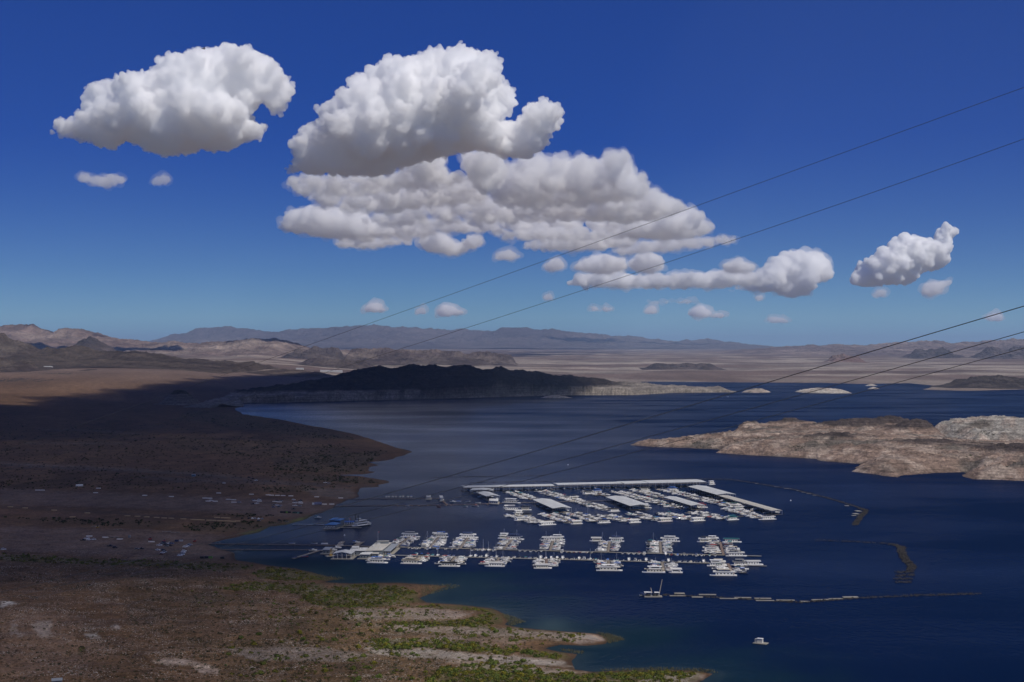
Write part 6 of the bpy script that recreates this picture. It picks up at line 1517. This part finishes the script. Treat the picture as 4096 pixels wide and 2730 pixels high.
build('delivery_truck', put(*z6(2000, 269)), .03, 'long truck with printed box trailer at the dock landing', 'truck', None, [('cab', MB().box(-8.2, -5.6, -1.2, 1.2, .5, 2.9, .2, .05).mesh('cab', WHITE)), ('windscreen', MB().box(-8.14, -8.0, -1.0, 1.0, 1.7, 2.5).mesh('windscreen', GLASS)), ('trailer', MB().box(-5.4, 3.5, -1.25, 1.25, .9, 3.8).mesh('trailer', mat('printed trailer', (.20, .21, .30), .6, noise=.8, nscale=.7))),
      ('wheel', MB().tube((-7, -1.2, .5), (-7, 1.2, .5), .5, 10).mesh('wheel', RUB)), ('wheel', MB().tube((1.6, -1.2, .5), (1.6, 1.2, .5), .5, 10).mesh('wheel', RUB)), ('wheel', MB().tube((2.8, -1.2, .5), (2.8, 1.2, .5), .5, 10).mesh('wheel', RUB))])
for k, (x, y, m, lab) in enumerate([(612,414,YELLOW,'yellow loader on the lower lot'), (1030,501,RED,'red machine behind the parked cluster'), (1222,502,RED,'red boat trailer by the dock landing'), (942,488,RED,'dark red lift machine on the lower lot')]):
    build('work_machine', put(*z6(x, y)), .3 * k, lab, 'machine', None, [('body', MB().box(-1.6, 1.4, -.9, .9, .6, 1.7, .15, .1).mesh('body', m)), ('cab', MB().box(-.5, .6, -.7, .7, 1.7, 2.8, .1, .1).mesh('cab', GLASS)), ('arm', MB().tube((1.2, 0, 1.4), (2.8, 0, 2.9), .14, 5).mesh('arm', m)), ('wheel', MB().tube((-1, -1, .5), (-1, 1, .5), .5, 8).mesh('wheel', RUB)), ('wheel', MB().tube((.9, -1, .5), (.9, 1, .5), .5, 8).mesh('wheel', RUB))])
for k, (x, y) in enumerate([(720,473),(740,424),(1045,438),(1100,443),(600,405)]):
    build('dock_section', put(*z6(x, y)), .05 * k, 'spare dock section lying ashore on the lower lot, %s one' % ORD[k], 'dock section', 'spare dock sections', [('deck', MB().box(-4.5, 4.5, -1.2, 1.2, .5, .7).mesh('deck', CONC)), ('float', MB().box(-4.2, -1, -1, 1, 0, .5).box(1, 4.2, -1, 1, 0, .5).mesh('float', FLOATM))])
build('water_tank', put(*z6(812, 474)), 0, 'dark upright tank on the lower lot', 'tank', None, [('shell', MB().tube((0, 0, 0), (0, 0, 2.6), 1.3, 14).mesh('shell', GREYC)), ('lid', MB().tube((0, 0, 2.6), (0, 0, 3.0), 1.25, 14, .4).mesh('lid', GREYC))])
p = put(228, 2740)
build('hut', p, .3, 'grey hut roof just entering at the bottom left edge', 'hut', None, [('wall', MB().box(-2.5, 2.5, -2, 2, -1, 2.6).mesh('wall', WALLG)), ('roof', MB().gable(-2.5, 2.5, -2, 2, 2.6, 1.0, .15, .4).mesh('roof', ROOFG)), ('door', MB().box(-.5, .5, -2.05, -2.0, 0, 2.0).mesh('door', DARK))])
# far sheds on the plain
for k, (px, py, w, h) in enumerate([(1300,1489,60,9),(1345,1490,80,9),(1200,1479,50,7),(1405,1553,14,9),(190,1473,50,6),(70,1442,60,6),(85,1460,40,5)]):
    p = put(px, py)
    build('far_building', p, 0, 'pale low building far off on the plain, %s of the far sheds' % ORD[k], 'building', 'far sheds', [('wall', MB().box(-w / 2, w / 2, -12, 12, -4, h).mesh('wall', WALLW if k != 3 else WALLG)), ('roof', MB().gable(-w / 2, w / 2, -12, 12, h, 3, .5, 1).mesh('roof', ROOFM))])

# ------------------------------------------------------------------ overhead wires
CABLE = mat('cable', (.10, .095, .085), .7)
def wire(pts, d0, d1, r, label):
    """hanging cable through the traced pixels; depth runs from d0 at its right end to d1 at its left end"""
    P = np.array(pts, float); s = np.concatenate([[0], np.cumsum(np.hypot(*np.diff(P, axis=0).T))]); s /= s[-1]
    t = np.linspace(0, 1, 90)
    k2 = np.polyfit(s, P[:, 1], 3); kx = np.polyfit(s, P[:, 0], 3)
    px, py = np.polyval(kx, t), np.polyval(k2, t)
    dep = 1 / (1 / d0 + (1 / d1 - 1 / d0) * t)
    dx, dy, dz = ray(px, py)
    C = np.stack([dx / dy * dep, dep, HC + dz / dy * dep], 1)
    n = 6; V = []; tg = np.gradient(C, axis=0); tg /= np.linalg.norm(tg, axis=1, keepdims=True)
    up = np.array([0, 0, 1.0]); a = np.cross(tg, up); a /= np.linalg.norm(a, axis=1, keepdims=True); b = np.cross(a, tg)
    mb = MB(); mb.loft([[tuple(C[i] + r * (a[i] * math.cos(2 * math.pi * j / n) + b[i] * math.sin(2 * math.pi * j / n))) for j in range(n)] for i in range(len(C))])
    tag(link('power_line', mb.mesh('power_line', CABLE, True)), label, 'wire', 'power lines')
wire([(4500,205),(4096,350),(3300,640),(2760,835),(2000,1110),(1600,1243),(1100,1431),(614,1600),(0,1810),(-400,1940)], 85, 260, .017, 'topmost power line crossing the whole sky')
wire([(4500,412),(4096,553),(2940,955),(2270,1186),(1900,1308),(1100,1551),(939,1600),(0,1889),(-400,2010)], 85, 260, .017, 'second power line from the top, crossing the clouds')
wire([(4500,1105),(4096,1229),(2959,1567),(1741,1911),(836,2176),(0,2369),(-400,2455)], 55, 190, .020, 'third power line down, crossing the lake')
wire([(4500,1212),(4096,1330),(2988,1640),(2218,1850),(1700,1984),(861,2200),(0,2398),(-400,2485)], 60, 200, .018, 'fourth power line down, passing the far marina')
wire([(4500,1282),(4096,1395),(3178,1640),(2380,1850),(1700,2024),(956,2206),(0,2420),(-400,2510)], 66, 210, .017, 'lowest of the three power lines over the lake')
# a bird
p_ = ray(815, 196); t_ = 210 / float(p_[1])
b = MB().loft([[(x, -w, -h), (x, w, -h), (x, w, h), (x, -w, h)] for x, w, h in ((-.3, .01, .01), (-.1, .06, .05), (.15, .06, .06), (.3, .015, .015))])
b.add([(.12, .04, .02), (-.08, .04, .02), (-.16, .5, .16), (.02, .5, .18), (-.2, .85, .08), (.12, -.04, .02), (-.08, -.04, .02), (-.16, -.5, .16), (.02, -.5, .18), (-.2, -.85, .08)], [(0, 1, 2, 3), (3, 2, 4), (6, 5, 8, 7), (7, 8, 9)])
tag(link('bird', b.mesh('bird', BLACK), None, (float(p_[0]) * t_, 210, HC + float(p_[2]) * t_), .5), 'tiny dark bird above the upper left cloud', 'bird')

# ------------------------------------------------------------------ vegetation
def leaf_cloud(rng, n, size=.42, up=.75):
    """unit shrub: tilted leaf sprays spread through a dome"""
    d = rng.normal(size=(n, 3)); d /= np.linalg.norm(d, axis=1, keepdims=True); d[:, 2] = np.abs(d[:, 2])
    c = d * rng.uniform(.35, 1, (n, 1)) ** .6 * np.array([1, 1, up])
    c[:, 2] += .05
    a = rng.normal(size=(n, 3)); a /= np.linalg.norm(a, axis=1, keepdims=True)
    b = np.cross(a, d); b /= np.maximum(np.linalg.norm(b, axis=1, keepdims=True), 1e-6)
    s = size * rng.uniform(.6, 1.25, (n, 1))
    V = np.stack([c - a * s * .5 - b * s * .3, c + a * s * .2 - b * s * .45, c + a * s * .6 + b * s * .1, c - a * s * .1 + b * s * .5], 1)
    return V
def leaf_mat(name, tint):
    m = bpy.data.materials.new(name); m.use_nodes = True
    n, l = m.node_tree.nodes, m.node_tree.links; b = n['Principled BSDF']
    b.inputs['Roughness'].default_value = .8; b.inputs['Specular IOR Level'].default_value = .15
    a = n.new('ShaderNodeAttribute'); a.attribute_name = 'albedo'
    l.new(a.outputs['Color'], b.inputs['Base Color'])
    return m
LEAF = leaf_mat('shrub leaves', None)
STEM = mat('shrub stem', (.09, .07, .05), .9)
def leaf_mesh(name, V, col):
    n = len(V); me = bpy.data.meshes.new(name)
    v = V.reshape(-1, 3)
    me.vertices.add(len(v)); me.vertices.foreach_set('co', v.astype(np.float32).ravel())
    me.loops.add(n * 4); me.loops.foreach_set('vertex_index', np.arange(n * 4, dtype=np.int32))
    me.polygons.add(n); me.polygons.foreach_set('loop_start', np.arange(0, n * 4, 4, dtype=np.int32))
    me.update(calc_edges=True)
    at_ = me.color_attributes.new('albedo', 'FLOAT_COLOR', 'POINT'); cc = np.ones((n * 4, 4), np.float32); cc[:, :3] = np.repeat(col, 4, 0)
    at_.data.foreach_set('color', cc.ravel()); me.materials.append(LEAF)
    return me
HUES = {0: np.array([.088, .100, .016]), 1: np.array([.060, .056, .028]), 2: np.array([.026, .033, .010]), 3: np.array([.14, .13, .07])}
def scatter_px(pts, n, rng):
    P = np.array(pts, float); lo, hi = P.min(0), P.max(0)
    q = lo + rng.random((n * 4, 2)) * (hi - lo); q = q[pdist(P, q) > 0]
    return q[:n]
rng = np.random.default_rng(77)
allp, alls, allh = [], [], []
for pts, dens, hue in GREEN:
    P = np.array(pts, float); area = .5 * abs(np.sum(P[:, 0] * np.roll(P[:, 1], -1) - np.roll(P[:, 0], -1) * P[:, 1]))
    n = int(area * dens * {0: .026, 1: .034, 2: .05}[hue])
    q = scatter_px(pts, n, rng)
    w = fbm(q[:, 0] / 60, q[:, 1] / 22, 7, 3)
    q = q[(w + rng.normal(0, .18, len(q))) > (-.12 if dens > .7 else .0)]
    allp.append(q); allh.append(np.full(len(q), hue))
    lo, hi = {0: (.8, 2.1), 1: (.45, 1.25), 2: (1.1, 2.8)}[hue]
    alls.append(lo + (hi - lo) * rng.random(len(q)) ** 2.2)
# thin scrub everywhere on the near land
q = np.stack([rng.uniform(-200, 2300, 6000), rng.uniform(2260, 2760, 6000)], 1); allp.append(q); allh.append(np.full(len(q), 1)); alls.append(.25 + .8 * rng.random(len(q)) ** 2)
q = np.stack([rng.uniform(-100, 1400, 2600), rng.uniform(1660, 1960, 2600)], 1); allp.append(q); allh.append(np.full(len(q), 2)); alls.append(rng.uniform(.6, 1.8, len(q)))
pp = np.concatenate(allp); ss = np.concatenate(alls); hh = np.concatenate(allh)
G = ground_hit(pp[:, 0], pp[:, 1]); ok = G[:, 2] > .25
pp, ss, hh, G = pp[ok], ss[ok], hh[ok], G[ok]
# the largest green bushes nearest the viewer stand as things of their own
rank = np.where(hh == 0, ss / np.hypot(G[:, 0], G[:, 1]), 0) * ((pp[:, 0] > 0) & (pp[:, 0] < 2860) & (pp[:, 1] < 2722))
solo = np.argsort(-rank)[:260]
var = []
for k in range(6):
    V = leaf_cloud(np.random.default_rng(900 + k), 110, .40, .85)
    rr = np.random.default_rng(950 + k)
    base = HUES[0] * np.array([[1.0, 1.0, 1.0], [1.25, 1.05, .8], [.8, .9, 1.0], [1.5, 1.2, .7], [.9, 1.05, 1.0], [1.1, 1.1, 1.2]][k])
    col = base * rr.uniform(.65, 1.4, (110, 1))
    stem = MB()
    for j in range(5):
        a_ = j * 1.256 + rr.uniform(-.3, .3); stem.tube((0, 0, -.05), (math.cos(a_) * .5, math.sin(a_) * .5, .55), .05, 5, .02)
    var.append((leaf_mesh('crown', V, col), stem.mesh('stem', STEM)))
zone = [('on the lowest right spit', 2680, 2760), ('on the pale stony spit', 2590, 2680), ('on the long pale point', 2505, 2590), ('on the rounded green point', 2415, 2505), ('in the dense green marsh belt', 2330, 2415), ('along the upper green bank', 2200, 2330)]
solo = solo[np.argsort(pp[solo, 0])]
seen = {}
for k, i in enumerate(solo):
    zn = next((z for z in zone if z[1] <= pp[i, 1] < z[2]), zone[-1])[0]
    seen[zn] = seen.get(zn, 0) + 1; c_ = seen[zn]
    v = var[k % 6]
    r = empty('shrub', Vector(G[i].tolist()), float(rng.uniform(0, 6.28)), 'green bushy shrub %s, %s from the left' % (zn, ORD[c_ - 1]), 'shrub', 'green shrubs ' + zn)
    s_ = float(ss[i]) * 1.1; r.scale = (s_, s_, s_ * float(rng.uniform(.75, 1.1)))
    link('crown', v[0], r); link('stem', v[1], r)
rest = np.setdiff1d(np.arange(len(pp)), solo)
def mass(sel, name, label, cat, nleaf, seed, size=.55):
    rg = np.random.default_rng(seed); lib = [leaf_cloud(np.random.default_rng(seed + j), nleaf, size, .8) for j in range(12)]
    Vs, Cs = [], []
    for i in sel:
        V = lib[int(rg.integers(12))]; th = rg.uniform(0, 6.28); c, s = math.cos(th), math.sin(th)
        W = V.copy(); W[..., 0], W[..., 1] = V[..., 0] * c - V[..., 1] * s, V[..., 0] * s + V[..., 1] * c
        Vs.append(W * ss[i] + G[i]); base = HUES[int(hh[i])] * (rg.uniform(.55, 1.3) * np.array([rg.uniform(.75, 1.4), 1, rg.uniform(.7, 1.1)]))
        Cs.append(base * rg.uniform(.7, 1.35, (nleaf, 1)))
    tag(link(name, leaf_mesh(name, np.concatenate(Vs), np.concatenate(Cs))), label, cat, kind='stuff')
near = rest[np.hypot(G[rest, 0], G[rest, 1]) < 1350]; far = rest[np.hypot(G[rest, 0], G[rest, 1]) >= 1350]
mass(near[hh[near] == 0], 'green_scrub', 'dense green scrub covering the near shore and spits', 'scrub', 26, 3000)
mass(near[hh[near] != 0], 'dry_scrub', 'thin dry scrub dotted over the brown near slope', 'scrub', 14, 3100)
mass(far, 'plain_scrub', 'dark scrub dotted over the shaded plain', 'scrub', 9, 3200, .7)
# dark bushes on the islands
iv = np.concatenate(ISLE); iv = iv[(fbm(iv[:, 0] / 70, iv[:, 1] / 70, 66, 3) > .02)]; iv = iv[rng.choice(len(iv), min(520, len(iv)), False)]
keep = (G, ss, hh)
G = iv; ss = .8 + 1.6 * rng.random(len(iv)) ** 2; hh = np.full(len(iv), 2)
mass(range(len(iv)), 'island_scrub', 'dark bushes dotted over the rocky island', 'scrub', 14, 3300, .6)
G, ss, hh = keep
# reeds standing in the shallows round the spits
rq = []
for pts, n in (([(1680,2345),(1800,2338),(1850,2347),(1760,2368),(1690,2390)], 260), ([(1260,2300),(1370,2312),(1380,2318),(1290,2326)], 140), ([(2005,2455),(2060,2470),(2100,2490),(2040,2505)], 240), ([(2380,2528),(2470,2545),(2500,2560),(2440,2575)], 260), ([(2380,2682),(2600,2672),(2840,2678),(2870,2692),(2600,2690)], 260), ([(2240,2596),(2330,2606),(2330,2620),(2250,2606)], 60)):
    rq.append(scatter_px(pts, n, rng))
rq = np.concatenate(rq); g = at(rq[:, 0], rq[:, 1]); zz = np.maximum(gz(g[:, 0], g[:, 1]), 0)
Vs = []
for i in range(len(rq)):
    for j in range(5):
        a_ = rng.uniform(0, 6.28); h = rng.uniform(.5, 1.3); w = .12; o = rng.normal(0, .5, 2)
        x, y = g[i, 0] + o[0], g[i, 1] + o[1]; dx_, dy_ = math.cos(a_) * w, math.sin(a_) * w; lx, ly = rng.normal(0, .2, 2)
        Vs.append([(x - dx_, y - dy_, zz[i] - .1), (x + dx_, y + dy_, zz[i] - .1), (x + dx_ * .3 + lx, y + dy_ * .3 + ly, zz[i] + h), (x - dx_ * .3 + lx, y - dy_ * .3 + ly, zz[i] + h)])
Vs = np.array(Vs); tag(link('reeds', leaf_mesh('reeds', Vs, HUES[3] * rng.uniform(.5, 1.2, (len(Vs), 1)))), 'pale reeds standing in the shallows round the spits', 'reeds', kind='stuff')
# loose pale stones
sp = []
for pts, col, st in PALE[7:14]: sp.append(scatter_px(pts, 900, rng))
sp = np.concatenate(sp); G2 = ground_hit(sp[:, 0], sp[:, 1]); G2 = G2[G2[:, 2] > .2]
ov, of = ICO1 if 'ICO1' in globals() else ico(1)
rsz = rng.uniform(.12, .42, len(G2)); V = ov[None] * rsz[:, None, None] * rng.uniform(.55, 1.2, (len(G2), len(ov), 1)) * np.array([1.2, 1, .6]) + G2[:, None, :]
T = (of[None] + (np.arange(len(G2)) * len(ov))[:, None, None]).reshape(-1, 3)
me = tri_mesh('loose_stones', V.reshape(-1, 3), T); me.materials.append(mat('pale stone', (.30, .26, .23), .95, noise=.3, nscale=.3))
tag(link('loose_stones', me), 'loose pale stones strewn over the spits', 'stones', kind='stuff')
